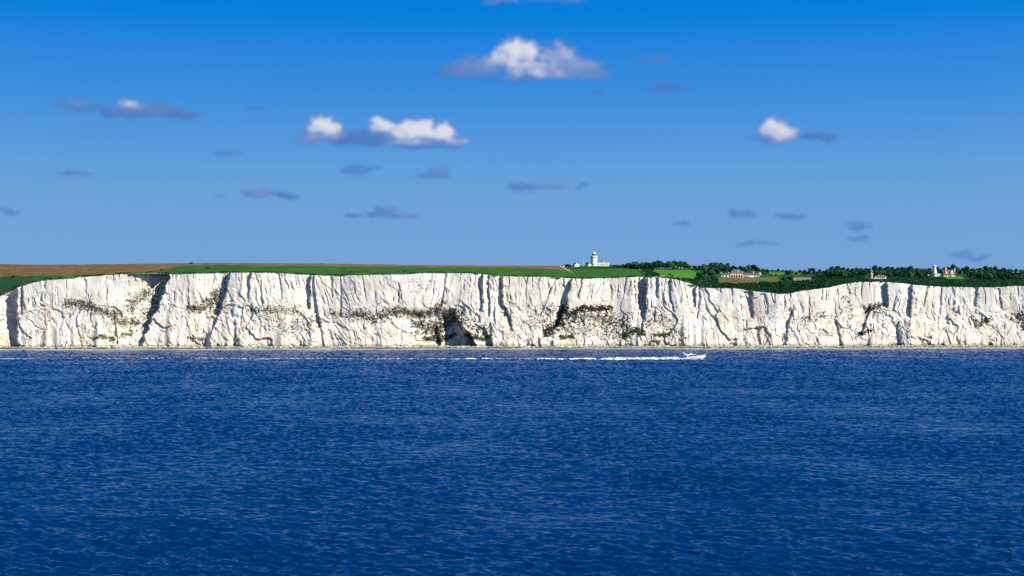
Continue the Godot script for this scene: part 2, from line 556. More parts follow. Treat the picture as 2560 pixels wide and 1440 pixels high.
func build_downs() -> void:
	var rows := []
	var s := 0.0
	while s < 1.12:
		rows.append(s)
		s += 0.0135 if s > 0.1 else 0.008
	rows.append_array([1.2, 1.35, 1.7, 2.4, 3.6])
	var ny := rows.size()
	var nx := CN
	var pos := PackedVector3Array()
	var col := PackedColorArray()
	pos.resize(nx * ny)
	col.resize(nx * ny)
	var zones := {"meadow": PackedInt32Array(), "ploughed_field": PackedInt32Array(), "pasture": PackedInt32Array(), "dry_meadow": PackedInt32Array(), "lawn": PackedInt32Array(), "bare_soil": PackedInt32Array(), "scrubland": PackedInt32Array()}
	var tint := {"meadow": Color(0.032, 0.118, 0.020), "ploughed_field": Color(0.165, 0.104, 0.045), "pasture": Color(0.070, 0.215, 0.026), "dry_meadow": Color(0.165, 0.140, 0.048),
		"lawn": Color(0.055, 0.23, 0.034), "bare_soil": Color(0.33, 0.20, 0.11), "scrubland": Color(0.022, 0.066, 0.026)}
	var which := PackedStringArray()
	which.resize(nx * ny)
	for i in nx:
		var px := C0 + CSTEP * i
		var pe := prof(top_line, px)
		var ps := prof(sky_line, px)
		var de := edge(px)
		var lip: Vector3 = cliff_pos[RN * CN + i]
		for j in ny:
			var t: float = rows[j]
			var k := j * nx + i
			var py := lerpf(pe, ps, minf(t, 1.12))
			var p := place(px, py, de + t * INLAND)
			if t > 1.04:     # past the crest the land falls gently away
				p = place(px, lerpf(pe, ps, 1.0), de + t * INLAND)
				p.y -= (t - 1.04) * 18.0
			p.y += 0.5 * noise_b.get_noise_2d(p.x * 0.9, p.z * 0.9) * smoothstep(0.0, 0.06, t)
			if t < 0.2:
				p = lip.lerp(p, smoothstep(0.0, 0.2, t) if j > 0 else 0.0)
				if j > 0:
					p.y = maxf(p.y, lip.y + 0.05)
			pos[k] = p
			var z := zone(px + 2.0 * noise_c.get_noise_2d(px * 3.0, py * 9.0), py + 0.5 * noise_c.get_noise_2d(px * 4.0, 70.0))
			which[k] = z
			var c: Color = tint[z]
			var n1 := noise_b.get_noise_2d(p.x * 0.7, p.z * 1.0)
			var n2 := noise_c.get_noise_2d(p.x * 2.2, p.z * 2.2)
			match z:
				"meadow":
					c = c.lerp(Color(0.055, 0.115, 0.022), clampf(0.5 * n1 + 0.6 * n2 + 0.15, 0, 0.8))
					if px < 620:
						c = c.lerp(Color(0.022, 0.085, 0.032), 0.75 - 0.5 * smoothstep(200.0, 620.0, px + 60.0 * n1))
					var rough := smoothstep(0.30, 0.05, t + 0.12 * n1 + 0.10 * n2)     # rank grass along the brink
					c = c.lerp(Color(0.062, 0.075, 0.030), 0.8 * rough)
				"ploughed_field":
					c = c.lerp(Color(0.135, 0.094, 0.038), clampf(0.6 * n1 + 0.4, 0, 1))
					c = c.lerp(Color(0.20, 0.108, 0.05), clampf(smoothstep(300.0, 700.0, px) * 0.6 + 0.4 * n2, 0, 1))
					c = c * (1.0 + 0.16 * sin(p.z * 0.55 + 0.10 * p.x + 2.0 * n1) + 0.2 * n2)
				"dry_meadow":
					c = c.lerp(Color(0.07, 0.10, 0.030), smoothstep(-0.05, 0.25, n1 + 0.5 * n2))
					c = c.lerp(Color(0.15, 0.085, 0.04), smoothstep(0.12, 0.3, -n1 + 0.4 * n2))
				"pasture", "lawn":
					c = c.lerp(Color(0.045, 0.155, 0.02), clampf(0.5 * n1 + 0.5 * n2 + 0.3, 0, 1))
				_:
					c = c.lerp(c * 1.8, clampf(n1 + n2, 0, 1))
			c = c * (1.0 + 0.22 * n1 + 0.25 * n2)
			c.a = 1.0
			col[k] = c
	var nrm := PackedVector3Array()
	nrm.resize(nx * ny)
	for j in ny:
		for i in nx:
			var k := j * nx + i
			var du: Vector3 = pos[k + (1 if i < nx - 1 else 0)] - pos[k - (1 if i > 0 else 0)]
			var dv: Vector3 = pos[k + (nx if j < ny - 1 else 0)] - pos[k - (nx if j > 0 else 0)]
			nrm[k] = du.cross(dv).normalized()
	for j in ny - 1:
		for i in nx - 1:
			var k := j * nx + i
			zones[which[k]].append_array(PackedInt32Array([k, k + nx, k + 1, k + 1, k + nx, k + nx + 1]))
	var say := {"meadow": "green grass meadow along the brink of the cliff", "ploughed_field": "brown ploughed field on the crest of the down", "pasture": "bright green pasture among the trees",
		"dry_meadow": "dry yellow brown meadow below the cream house", "lawn": "bright mown lawn beside the red roofed house", "bare_soil": "bare tan soil patch near the wood", "scrubland": "dark rough ground under the scrub and trees"}
	var m := vmat("turf", 0.95, 0.1)
	for z in zones:
		var used := {}
		var p2 := PackedVector3Array()
		var n2 := PackedVector3Array()
		var c2 := PackedColorArray()
		var i2 := PackedInt32Array()
		for k in zones[z]:
			if not used.has(k):
				used[k] = p2.size()
				p2.append(pos[k])
				n2.append(nrm[k])
				c2.append(col[k])
			i2.append(used[k])
		if i2.size() > 0:
			tag(put(z, arrays(p2, n2, c2, i2, m)), say[z], "field" if z != "lawn" else "lawn", "", "structure")

# a strip of beaten chalk laid on the ground
func footpath(called: String, pts: Array, width: float, label: String) -> void:
	var st := tool()
	var line := []
	for i in range(1, pts.size()):
		for q in 8:
			line.append(ground(lerpf(pts[i - 1][0], pts[i][0], q / 8.0), lerpf(pts[i - 1][1], pts[i][1], q / 8.0)))
	line.append(ground(pts[pts.size() - 1][0], pts[pts.size() - 1][1]))
	for i in line.size() - 1:
		var dir: Vector3 = (line[i + 1] - line[i])
		var side := Vector3(-dir.z, 0, dir.x).normalized() * width * 0.5
		var up := Vector3(0, 0.5, 0)
		quad(st, line[i] - side + up, line[i] + side + up, line[i + 1] + side + up, line[i + 1] - side + up)
	var o := part(called, st, mat("beaten chalk", 0.42, 0.38, 0.29, 0.95), null)
	tag(o, label, "path", "", "structure")

# ------------------------------------------------------------------ foreshore
func build_foreshore() -> void:
	var nx := 1400
	var ny := 22
	var pos := PackedVector3Array()
	var col := PackedColorArray()
	for j in ny:
		for i in nx:
			var px := -260.0 + 2.2 * i
			var v := float(j) / (ny - 1)
			var d := shore(px) + 8.0 - (1.0 - v) * 66.0
			var h := lerpf(-1.2, 3.6, pow(v, 0.8)) + 0.9 * noise_c.get_noise_2d(px * 6.0, v * 60.0) + 0.8 * noise_b.get_noise_2d(px * 2.5, v * 20.0)
			pos.append(Vector3((px - 1280.0) / F * d, h, -d))
			var shingle := smoothstep(-0.1, 0.2, noise_a.get_noise_2d(px * 0.9, 600.0))
			var c := Color(0.30, 0.27, 0.21).lerp(Color(0.38, 0.35, 0.31), shingle)
			var weed := smoothstep(-0.12, 0.12, noise_b.get_noise_2d(px * 1.3, v * 25.0 + 90.0) + 0.4 * noise_c.get_noise_2d(px * 6.0, v * 90.0))
			c = c.lerp(Color(0.27, 0.205, 0.035), 0.85 * weed * (1.0 - 0.8 * shingle))
			var mossy := smoothstep(0.05, 0.2, noise_c.get_noise_2d(px * 5.0, v * 70.0 + 33.0))
			c = c.lerp(Color(0.13, 0.14, 0.025), 0.7 * mossy)
			if h < 1.6 + 0.8 * noise_b.get_noise_2d(px * 4.0, 14.0):      # wet black weed at the tide line
				c = Color(0.028, 0.026, 0.016)
			col.append(c)
	var o := put("foreshore", grid_mesh(pos, col, nx, ny, vmat("foreshore rock", 0.9, 0.2)))
	tag(o, "rocky foreshore with yellow weed at the cliff's foot", "beach", "", "structure")
	# fallen chalk blocks
	var mm := MultiMesh.new()
	mm.transform_format = MultiMesh.TRANSFORM_3D
	mm.use_colors = true
	mm.mesh = boulder_mesh()
	var list := []
	for n in 2600:
		var px := rng.randf_range(-20, 2580)
		if noise_a.get_noise_2d(px * 1.4, 912.0) + rng.randf_range(-0.3, 0.3) < 0.0:
			continue
		var d := shore(px) - rng.randf_range(-4.0, 26.0)
		var h := lerpf(-1.2, 3.6, pow(clampf(1.0 - (shore(px) + 8.0 - d) / 66.0, 0, 1), 0.8))
		var sc := rng.randf_range(0.5, 1.3) if rng.randf() < 0.85 else rng.randf_range(1.3, 2.4)
		var b := Basis.from_euler(Vector3(rng.randf() * 6, rng.randf() * 6, rng.randf() * 6)).scaled(Vector3(1, 0.75, 1) * sc)
		list.append([Transform3D(b, Vector3((px - 1280.0) / F * d, h + 0.1 * sc, -d)), Color(0.62, 0.57, 0.47).lerp(Color(0.28, 0.23, 0.09), rng.randf() * 0.9)])
	mm.instance_count = list.size()
	for n in list.size():
		mm.set_instance_transform(n, list[n][0])
		mm.set_instance_color(n, list[n][1])
	var mi := MultiMeshInstance3D.new()
	mi.multimesh = mm
	mi.name = "boulders"
	add_child(mi)
	tag(mi, "fallen chalk boulders strewn along the foot of the cliff", "boulders", "", "stuff")

func boulder_mesh() -> ArrayMesh:
	var st := tool()
	var rings := []
	for i in 5:
		var a := PI * (i + 0.5) / 5.0
		var r := PackedVector3Array()
		for k in 7:
			var t := TAU * k / 7.0
			var q := Vector3(sin(a) * sin(t), -cos(a), sin(a) * cos(t)) * (1.0 + 0.25 * noise_c.get_noise_3d(i * 30.0, k * 40.0, 3.0))
			r.append(q)
		rings.append(r)
	loft(st, rings)
	return done(st, vmat("boulder chalk", 0.95, 0.1))

# ------------------------------------------------------------------ scrub and trees
# leafy faces spread through a lumpy volume; lobes: [centre, radius]
func leaf_ball(lobes: Array, per_lobe: int, leaf: float, seed_is: int, c0: Color, c1: Color) -> ArrayMesh:
	var r := RandomNumberGenerator.new()
	r.seed = seed_is
	var pos := PackedVector3Array()
	var nrm := PackedVector3Array()
	var col := PackedColorArray()
	var idx := PackedInt32Array()
	for l in lobes:
		var mid: Vector3 = l[0]
		var rad: float = l[1]
		var tone := r.randf()
		for n in per_lobe:
			var dir := Vector3(r.randfn(), r.randfn() * 0.9 + 0.15, r.randfn()).normalized()
			var p := mid + dir * rad * r.randf_range(0.62, 1.06)
			var nn := (dir + Vector3(r.randfn(), r.randfn(), r.randfn()) * 0.45).normalized()
			var u := nn.cross(Vector3(r.randfn(), r.randfn(), r.randfn())).normalized()
			var v := nn.cross(u)
			var s := leaf * r.randf_range(0.6, 1.25)
			var k := pos.size()
			for q in [[-1, -0.6], [0.1, -1], [1, 0.2], [0.2, 1], [-0.8, 0.7]]:
				pos.append(p + u * s * q[0] + v * s * q[1] - nn * s * 0.12 * absf(q[0]))
				nrm.append(nn)
				col.append(c0.lerp(c1, clampf(0.6 * tone + r.randf_range(-0.2, 0.45), 0, 1)))
			idx.append_array(PackedInt32Array([k, k + 2, k + 1, k, k + 3, k + 2, k, k + 4, k + 3]))
	var m := vmat("leaves", 0.85, 0.15)
	m.backlight_enabled = true
	m.backlight = Color(0.12, 0.16, 0.05)
	return arrays(pos, nrm, col, idx, m)

func crown_lobes(seed_is: int, w: float, h: float, lift: float, n: int, flat := false) -> Array:
	var r := RandomNumberGenerator.new()
	r.seed = seed_is
	var out := []
	for k in n:
		var a := TAU * k / n + r.randf_range(-0.5, 0.5)
		var up := r.randf()
		var ring_r := sqrt(1.0 - pow(up, 2.2)) * (0.35 + 0.35 * r.randf())
		var y := lift + (h - lift) * (0.25 + 0.55 * up)
		if flat:
			y = lift + (h - lift) * (0.35 + 0.25 * up)
			ring_r = r.randf_range(0.2, 0.75)
		out.append([Vector3(sin(a) * w * 0.5 * ring_r * 1.25, y, cos(a) * w * 0.5 * ring_r * 1.25), r.randf_range(0.17, 0.27) * w * (0.75 if flat else 1.0)])
	out.append([Vector3(0, lift + (h - lift) * 0.5, 0), w * 0.27])
	return out

var tree_kinds := []
var bush_kinds := []

func limb(st: SurfaceTool, a: Vector3, b: Vector3, ra: float, rb: float) -> void:
	var n := 6
	var dir := (b - a).normalized()
	var u := dir.cross(Vector3(0.3, 0.2, 0.9)).normalized()
	var v := dir.cross(u)
	var r0 := PackedVector3Array()
	var r1 := PackedVector3Array()
	for k in n:
		var t := -TAU * k / n
		r0.append(a + (u * cos(t) + v * sin(t)) * ra)
		r1.append(b + (u * cos(t) + v * sin(t)) * rb)
	loft(st, [r0, r1])

func make_kinds() -> void:
	var shapes := [[9.0, 10.5, 2.2, 13], [8.0, 11.5, 2.6, 12], [10.5, 10.0, 2.0, 15], [7.0, 9.0, 1.8, 11], [9.5, 12.0, 2.6, 14]]
	for i in shapes.size():
		var s: Array = shapes[i]
		var lobes := crown_lobes(40 + i, s[0], s[1], s[2], s[3])
		var pal: Array = [[Color(0.005, 0.028, 0.020), Color(0.018, 0.064, 0.036)], [Color(0.006, 0.030, 0.018), Color(0.024, 0.074, 0.034)], [Color(0.012, 0.046, 0.018), Color(0.06, 0.14, 0.04)], [Color(0.004, 0.024, 0.020), Color(0.014, 0.052, 0.034)], [Color(0.010, 0.040, 0.024), Color(0.032, 0.092, 0.044)]][i]
		var crown := leaf_ball(lobes, 74, 0.62, 300 + i, (pal[0] as Color) * 1.5, (pal[1] as Color) * 1.5)
		var st := tool()
		limb(st, Vector3(0, -1.2, 0), Vector3(0.1, s[2] + 1.5, 0.05), 0.5, 0.32)
		for k in 4:
			var l: Array = lobes[k * 2]
			limb(st, Vector3(0.1, s[2] + 1.2, 0.05), l[0], 0.24, 0.08)
		tree_kinds.append([crown, done(st, mat("bark", 0.09, 0.07, 0.05, 0.95))])
	# a flat topped pine
	var fl := crown_lobes(77, 11.0, 12.0, 7.0, 10, true)
	var pine := leaf_ball(fl, 60, 0.5, 377, Color(0.010, 0.030, 0.018), Color(0.026, 0.06, 0.026))
	var pt := tool()
	limb(pt, Vector3(0, -1.2, 0), Vector3(0.4, 8.4, 0), 0.42, 0.25)
	for k in 6:
		var l: Array = fl[k]
		limb(pt, Vector3(0.35, 7.0 + 0.2 * k, 0), l[0], 0.18, 0.06)
	tree_kinds.append([pine, done(pt, mat("bark", 0.09, 0.07, 0.05, 0.95))])
	for i in 3:
		var lobes := []
		var r := RandomNumberGenerator.new()
		r.seed = 900 + i
		for k in 6:
			var a := TAU * k / 6.0 + r.randf()
			lobes.append([Vector3(sin(a) * r.randf_range(0.3, 0.9), r.randf_range(0.25, 1.0), cos(a) * r.randf_range(0.3, 0.9)), r.randf_range(0.5, 0.8)])
		bush_kinds.append(leaf_ball(lobes, 20, 0.3, 700 + i, Color(0.010, 0.045, 0.024), Color(0.032, 0.095, 0.040)))

func tree(px: float, py: float, kind: int, size: float, label: String, group: String, called := "broadleaf_tree", extra := Vector3.ZERO) -> void:
	var at := ground(px, py) + extra
	var look: String = ["dark round", "dark tall", "pale green spreading", "small blackish", "blue green tall", "flat topped"][kind]
	var o := thing(called, at, label.replace("@", look), "tree", group, rng.randf() * TAU)
	var s := size * rng.randf_range(0.92, 1.1)
	o.scale = Vector3(s * rng.randf_range(0.92, 1.1), s, s * rng.randf_range(0.92, 1.1))
	put("trunk", tree_kinds[kind][1], o)
	put("crown", tree_kinds[kind][0], o)

func bush(px: float, py: float, size: float, label: String, group := "") -> void:
	var o := thing("bush", ground(px, py) + Vector3(0, -0.3, 0), label, "bush", group, rng.randf() * TAU)
	o.scale = Vector3(1.2, 1.0, 1.2) * size
	put("foliage", bush_kinds[rng.randi() % 3], o)
	var st := tool()
	limb(st, Vector3(0, -0.5, 0), Vector3(0.1, 0.8, 0), 0.09, 0.05)
	part("stem", st, mat("bark", 0.09, 0.07, 0.05, 0.95), o)

func scatter(called: String, label: String, list: Array, me: Mesh) -> void:
	var mm := MultiMesh.new()
	mm.transform_format = MultiMesh.TRANSFORM_3D
	mm.use_colors = true
	mm.mesh = me
	mm.instance_count = list.size()
	for n in list.size():
		mm.set_instance_transform(n, list[n][0])
		mm.set_instance_color(n, list[n][1])
	var mi := MultiMeshInstance3D.new()
	mi.multimesh = mm
	mi.name = numbered(called)
	add_child(mi)
	tag(mi, label, "scrub", "", "stuff")

func build_scrub() -> void:
	# white clumps tinted copy by copy
	var lobes := []
	for k in 4:
		var a := TAU * k / 4.0 + 0.4
		lobes.append([Vector3(sin(a) * 0.55, 0.2 + 0.22 * (k % 2), cos(a) * 0.4), 0.5])
	var tuft := leaf_ball(lobes, 9, 0.30, 555, Color(0.7, 0.7, 0.7), Color(1.2, 1.2, 1.1))
	var tones := [[Color(0.15, 0.115, 0.075), Color(0.085, 0.075, 0.05)], [Color(0.050, 0.050, 0.032), Color(0.095, 0.085, 0.045)], [Color(0.035, 0.085, 0.022), Color(0.08, 0.15, 0.035)]]
	var list := []
	var label := ""
	for p in patches:
		var here := []
		var lo := Vector2(1e9, 1e9)
		var hi := Vector2(-1e9, -1e9)
		for q in p[0]:
			lo = lo.min(Vector2(q[0], q[1]))
			hi = hi.max(Vector2(q[0], q[1]))
		lo -= Vector2(p[1], p[1])
		hi += Vector2(p[1], p[1])
		var n := int((hi.x - lo.x) * (hi.y - lo.y) / 100.0 * p[2] * (1.4 if p[3] == 0 else 2.0))
		for k in n:
			var x := rng.randf_range(lo.x, hi.x)
			var y := rng.randf_range(lo.y, hi.y)
			var inside := patch_share(p, x, y)
			if inside < 0.02 or noise_c.get_noise_2d(x * 11.0, y * 16.0) + 0.8 * noise_b.get_noise_2d(x * 3.2, y * 5.0) + 0.85 * inside + rng.randf_range(-0.15, 0.15) < 0.38:
				continue
			var at := cliff_at(x, y)
			var s := rng.randf_range(0.45, 1.15) * (0.85 if p[3] == 0 else 1.0)
			var b := Basis.from_euler(Vector3(rng.randf_range(0.2, 0.9), rng.randf() * TAU, 0)).scaled(Vector3(s * 1.25, s * 0.8, s))
			var tone: Array = tones[p[3]]
			here.append([Transform3D(b, at + Vector3(0, -0.1, 0.15)), (tone[0] as Color).lerp(tone[1], rng.randf())])
		if p[4] != "" and list.size() > 0:
			scatter("cliff_scrub", label, list, tuft)
			list = []
		if p[4] != "":
			label = p[4]
		list.append_array(here)
	scatter("cliff_scrub", label, list, tuft)
	# thickets between the brink and the wood
	var thick := [[], []]
	var greens := [Color(0.75, 0.85, 0.9), Color(1.15, 1.1, 0.8), Color(0.6, 0.75, 0.8)]
	for k in 12000:
		var px := rng.randf_range(1690, 2640)
		var t := rng.randf_range(0.015, 0.5 if px < 2040 or rng.randf() < 0.6 else 0.97)
		var pe := prof(top_line, px)
		var py := lerpf(pe, prof(sky_line, px), t)
		var z := zone(px, py)
		if z != "scrubland":
			continue
		if px > 1795 and px < 1960 and py < 708.0:
			continue
		if px > 1975 and px < 2035 and py < 703 and py > 690:
			continue
		if px > 2160 and px < 2222 and py < 700.5:
			continue
		if px > 2320 and px < 2420 and py < 695.0 + (5.0 if px > 2358 else 0.0):
			continue
		if px < 1780 and noise_b.get_noise_2d(px * 3.0, py * 6.0) < 0.0:
			continue
		var s := rng.randf_range(0.7, 1.5) + (0.9 * rng.randf() if px > 1900 else 0.0)
		s *= clampf(0.45 + t * 5.0, 0.45, 1.0)
		var b := Basis(Vector3.UP, rng.randf() * TAU).scaled(Vector3(s * 1.3, s, s * 1.3))
		var tone: Color = greens[rng.randi() % 3]
		var n := noise_a.get_noise_2d(px * 5.0, py * 12.0)
		tone = tone.lerp(Color(1.35, 1.5, 1.0), clampf(n * 1.5, 0, 1))
		thick[0 if px < 2060 else 1].append([Transform3D(b, ground_at(px, t) + Vector3(0, -0.35, 0)), tone])
	scatter("scrub", "dark green scrub along the cliff dip below the cream house", thick[0], bush_kinds[0])
	scatter("scrub", "dense green scrub on the brink below the windmill wood", thick[1], bush_kinds[1])
	# hedges and rough growth nearer the lighthouse
	var hedge := []
	for k in 900:
		var px := rng.randf_range(1417, 1595)
		var py := 671.5 + 1.6 * noise_a.get_noise_2d(px * 1.4, 8.0) + rng.randf_range(-0.5, 0.5) - 0.012 * (px - 1417)
		var s := rng.randf_range(0.35, 0.8) * (1.3 if px > 1490 else 0.8)
		hedge.append([Transform3D(Basis(Vector3.UP, rng.randf() * TAU).scaled(Vector3(s * 1.3, s, s)), ground(px, py)), greens[2]])
	scatter("hedge", "long dark hedge across the grass below the white lighthouse", hedge, bush_kinds[0])
	var slope := []
	for k in 420:
		var px := rng.randf_range(1596, 1650)
		var py := rng.randf_range(668, 690)
		if px < 1594.0 + (py - 668.0) * 1.1 or zone(px, py) == "pasture" or px > 1640 and py < 684:
			continue
		var s := rng.randf_range(0.8, 1.7)
		slope.append([Transform3D(Basis(Vector3.UP, rng.randf() * TAU).scaled(Vector3(s * 1.3, s, s)), ground(px, py) + Vector3(0, -0.3, 0)), greens[rng.randi() % 3]])
	scatter("scrub", "dark bushes between the fence and the bright pasture", slope, bush_kinds[2])
	var under := []
	for k in 700:
		var px := rng.randf_range(1545, 1845)
		var py := prof(sky_line, px) + rng.randf_range(0.0, 3.2 if px < 1740 else 6.0)
		if zone(px, py) == "pasture":
			continue
		var s := rng.randf_range(1.0, 2.0)
		under.append([Transform3D(Basis(Vector3.UP, rng.randf() * TAU).scaled(Vector3(s * 1.3, s, s)), ground(px, py) + Vector3(0, -0.3, 0)), greens[rng.randi() % 3]])
	scatter("scrub", "dark undergrowth beneath the trees of the skyline wood", under, bush_kinds[1])
	var brink := []
	for k in 3000:
		var px := rng.randf_range(-20, 1690)
		var t := rng.randf_range(0.005, 0.16)
		if noise_a.get_noise_2d(px * 2.2, 55.0) + 0.3 * noise_c.get_noise_2d(px * 9.0, t * 90.0) < -0.04:
			continue
		var s := rng.randf_range(0.2, 0.55)
		brink.append([Transform3D(Basis(Vector3.UP, rng.randf() * TAU).scaled(Vector3(s * 1.8, s, s * 1.4)), ground_at(px, t)), greens[2]])
	scatter("scrub", "low dark tufts along the grassy brink of the cliff", brink, bush_kinds[1])

func build_trees() -> void:
	var w1 := [[1540, 663], [1580, 657.5], [1620, 654.5], [1690, 653], [1712, 657], [1735, 664]]
	var x := 1546.0
	while x < 1738:
		for row in 2:
			var want := prof(w1, x)
			var base := prof(sky_line, x) + 1.0 + row * 2.2
			tree(x + rng.randf_range(-3, 3), base, rng.randi() % 5, clampf((base - want - row * 1.5) * 0.66 / 10.6, 0.35, 1.25), "@ tree in the skyline wood " + ("beside the white bungalow" if x < 1640 else "behind the bright pasture"), "skyline wood behind the bright pasture")
		x += 7.5
	var w2 := [[1735, 666], [1760, 660], [1800, 658.5], [1822, 661], [1838, 667]]
	x = 1740.0
	while x < 1838:
		for row in 2:
			var base := 675.0 + row * 4.0
			tree(x + rng.randf_range(-3, 3), base, rng.randi() % 5, clampf((base - prof(w2, x) - row * 2.0) * 0.65 / 10.6, 0.4, 1.3), "@ tree in the wood " + ("above the grey slate house" if x < 1790 else "behind the two chimneyed cottage"), "wood beside the cream house")
		x += 10.0
	for q in [[1746, 695, 0.95], [1762, 692, 1.15], [1778, 693, 1.05], [1792, 691, 1.2], [1755, 700, 0.75], [1783, 701, 0.6]]:
		tree(q[0], q[1], rng.randi() % 5, q[2], "@ tree of the big clump between bright pasture and cream house", "trees between pasture and house")
	for q in [[1842, 681, 1.0], [1852, 680, 0.9], [1862, 681, 0.95], [1874, 681, 1.15], [1886, 682, 1.25], [1895, 683, 1.1]]:
		tree(q[0], q[1], rng.randi() % 5, q[2], "@ tree standing close behind " + ("the cream house" if q[0] < 1860 else "the slate roofed wing"), "trees behind the cream house")
	for q in [[1908, 686, 0.9], [1918, 685, 0.95], [1904, 688, 0.6]]:
		tree(q[0], q[1], rng.randi() % 5, q[2], "round dark tree beyond the slate wing of the cream house", "trees beyond the slate wing")
	tree(1945, 680.5, 3, 0.75, "single small round tree on the far skyline grass", "")
	for q in [[1932, 679.5, 0.35], [1957, 680, 0.35], [1966, 680.5, 0.4], [1975, 681, 0.4], [1998, 682, 0.35], [2008, 682, 0.4]]:
		tree(q[0], q[1], 2, q[2], "low hedge tree along the far skyline grass", "hedge trees on the skyline")
	for q in [[1968, 690, 0.8], [1978, 688, 0.75], [1990, 690, 0.6], [1940, 691, 0.45], [1928, 690, 0.4]]:
		tree(q[0], q[1], rng.randi() % 4, q[2], "dark bushy tree between the cream house and the low stone wall", "trees behind the stone wall")
	tree(1962, 705, 2, 0.9, "wide round tree at the end of the dry meadow", "")
	tree(1974, 704.5, 0, 0.8, "round tree standing before the low stone wall", "")
	tree(2030, 689, 5, 1.05, "flat topped pine rising over the edge of the wood", "", "pine_tree")
	# the wood round the windmill and the domed tower
	var w4 := [[2000, 684], [2020, 679], [2045, 676], [2070, 671], [2095, 665.5], [2115, 672], [2150, 669], [2200, 668], [2280, 667.5], [2320, 671], [2345, 668], [2372, 664], [2400, 668], [2450, 667.5], [2520, 672], [2560, 676], [2640, 680]]
	var rows := [684.0, 688.0, 692.5, 697.0, 701.0]
	for r in rows.size():
		x = 2002.0 + 6.0 * (r % 2)
		while x < 2600:
			var base: float = rows[r]
			var px := x + rng.randf_range(-3.5, 3.5)
			x += 11.5
			if base > prof(top_line, px) - 9.0 or r == 4 and (px < 2230 and px > 2060 or rng.randf() < 0.55):
				continue
			if px > 2152 and px < 2224 and r >= 3:
				continue
			if px > 2314 and px < 2420 and r >= 2:
				continue
			if px < 2040 and r in [2, 3]:
				continue
			var spot := "by the stone wall" if px < 2100 else "before the domed tower" if px < 2152 else "behind the domed tower" if px < 2224 else "between tower and windmill" if px < 2314 else "behind the red roofed house" if px < 2420 else "beyond the mown lawn"
			spot += [", along the skyline", ", below the skyline", ", on the middle slope", ", on the lower slope", ", above the scrub"][r]
			var want := prof(w4, px) + 4.3 * r
			var size := clampf((base - want) * 0.64 / 10.0, 0.65, 1.35) * rng.randf_range(0.9, 1.06)
			tree(px, base, rng.randi() % 5, size, "@ tree in the wood " + spot, "dense wood round the windmill")
	# solitary bushes on the open grass
	for q in [[478, 659.5, 2.2, "dark bush breaking the skyline above the ploughed field"], [1405, 665.5, 0.01, ""], [197, 692.5, 1.3, "small bush on the brink under the ploughed field's edge"],
		[878, 681.5, 1.7, "lone dark bush on the open meadow above the cliff"], [1012, 680, 1.2, "small dark bush on the green meadow near the brink"], [35, 694, 2.2, "broad dark bush on the slope below the ploughed field"],
		[405, 675, 1.4, "bush at the corner of the ploughed field"], [520, 671, 1.6, "low wide bush on the grass under the field's end"], [802, 660.3, 1.0, "tiny bush on the bare skyline of the down"],
		[1673, 688, 1.9, "round bush at the lower corner of the bright pasture"], [1680, 691, 1.5, "smaller bush beside the round one at the pasture's corner"], [1636, 685, 1.4, "bush at the gate end of the bright pasture"],
		[1708, 697, 1.2, "small bush on the brink under the bright pasture"], [2277, 706, 1.6, "yellow green bush on the brink below the windmill wood"]]:
		if q[3] != "":
			bush(q[0], q[1], q[2], q[3])
	for q in [[1412, 666, 2.6], [1419, 666.5, 2.9], [1425, 667, 2.3]]:
		bush(q[0], q[1], q[2], "dark bush in the clump where the chalk track meets the skyline", "clump by the chalk track")
	for q in [[1526, 666, 1.5], [1533, 666, 1.8], [1541, 666.5, 2.2]]:
		bush(q[0], q[1], q[2], "dark bush in the row beside the flat roofed keepers' block", "bushes beside the keepers' block")

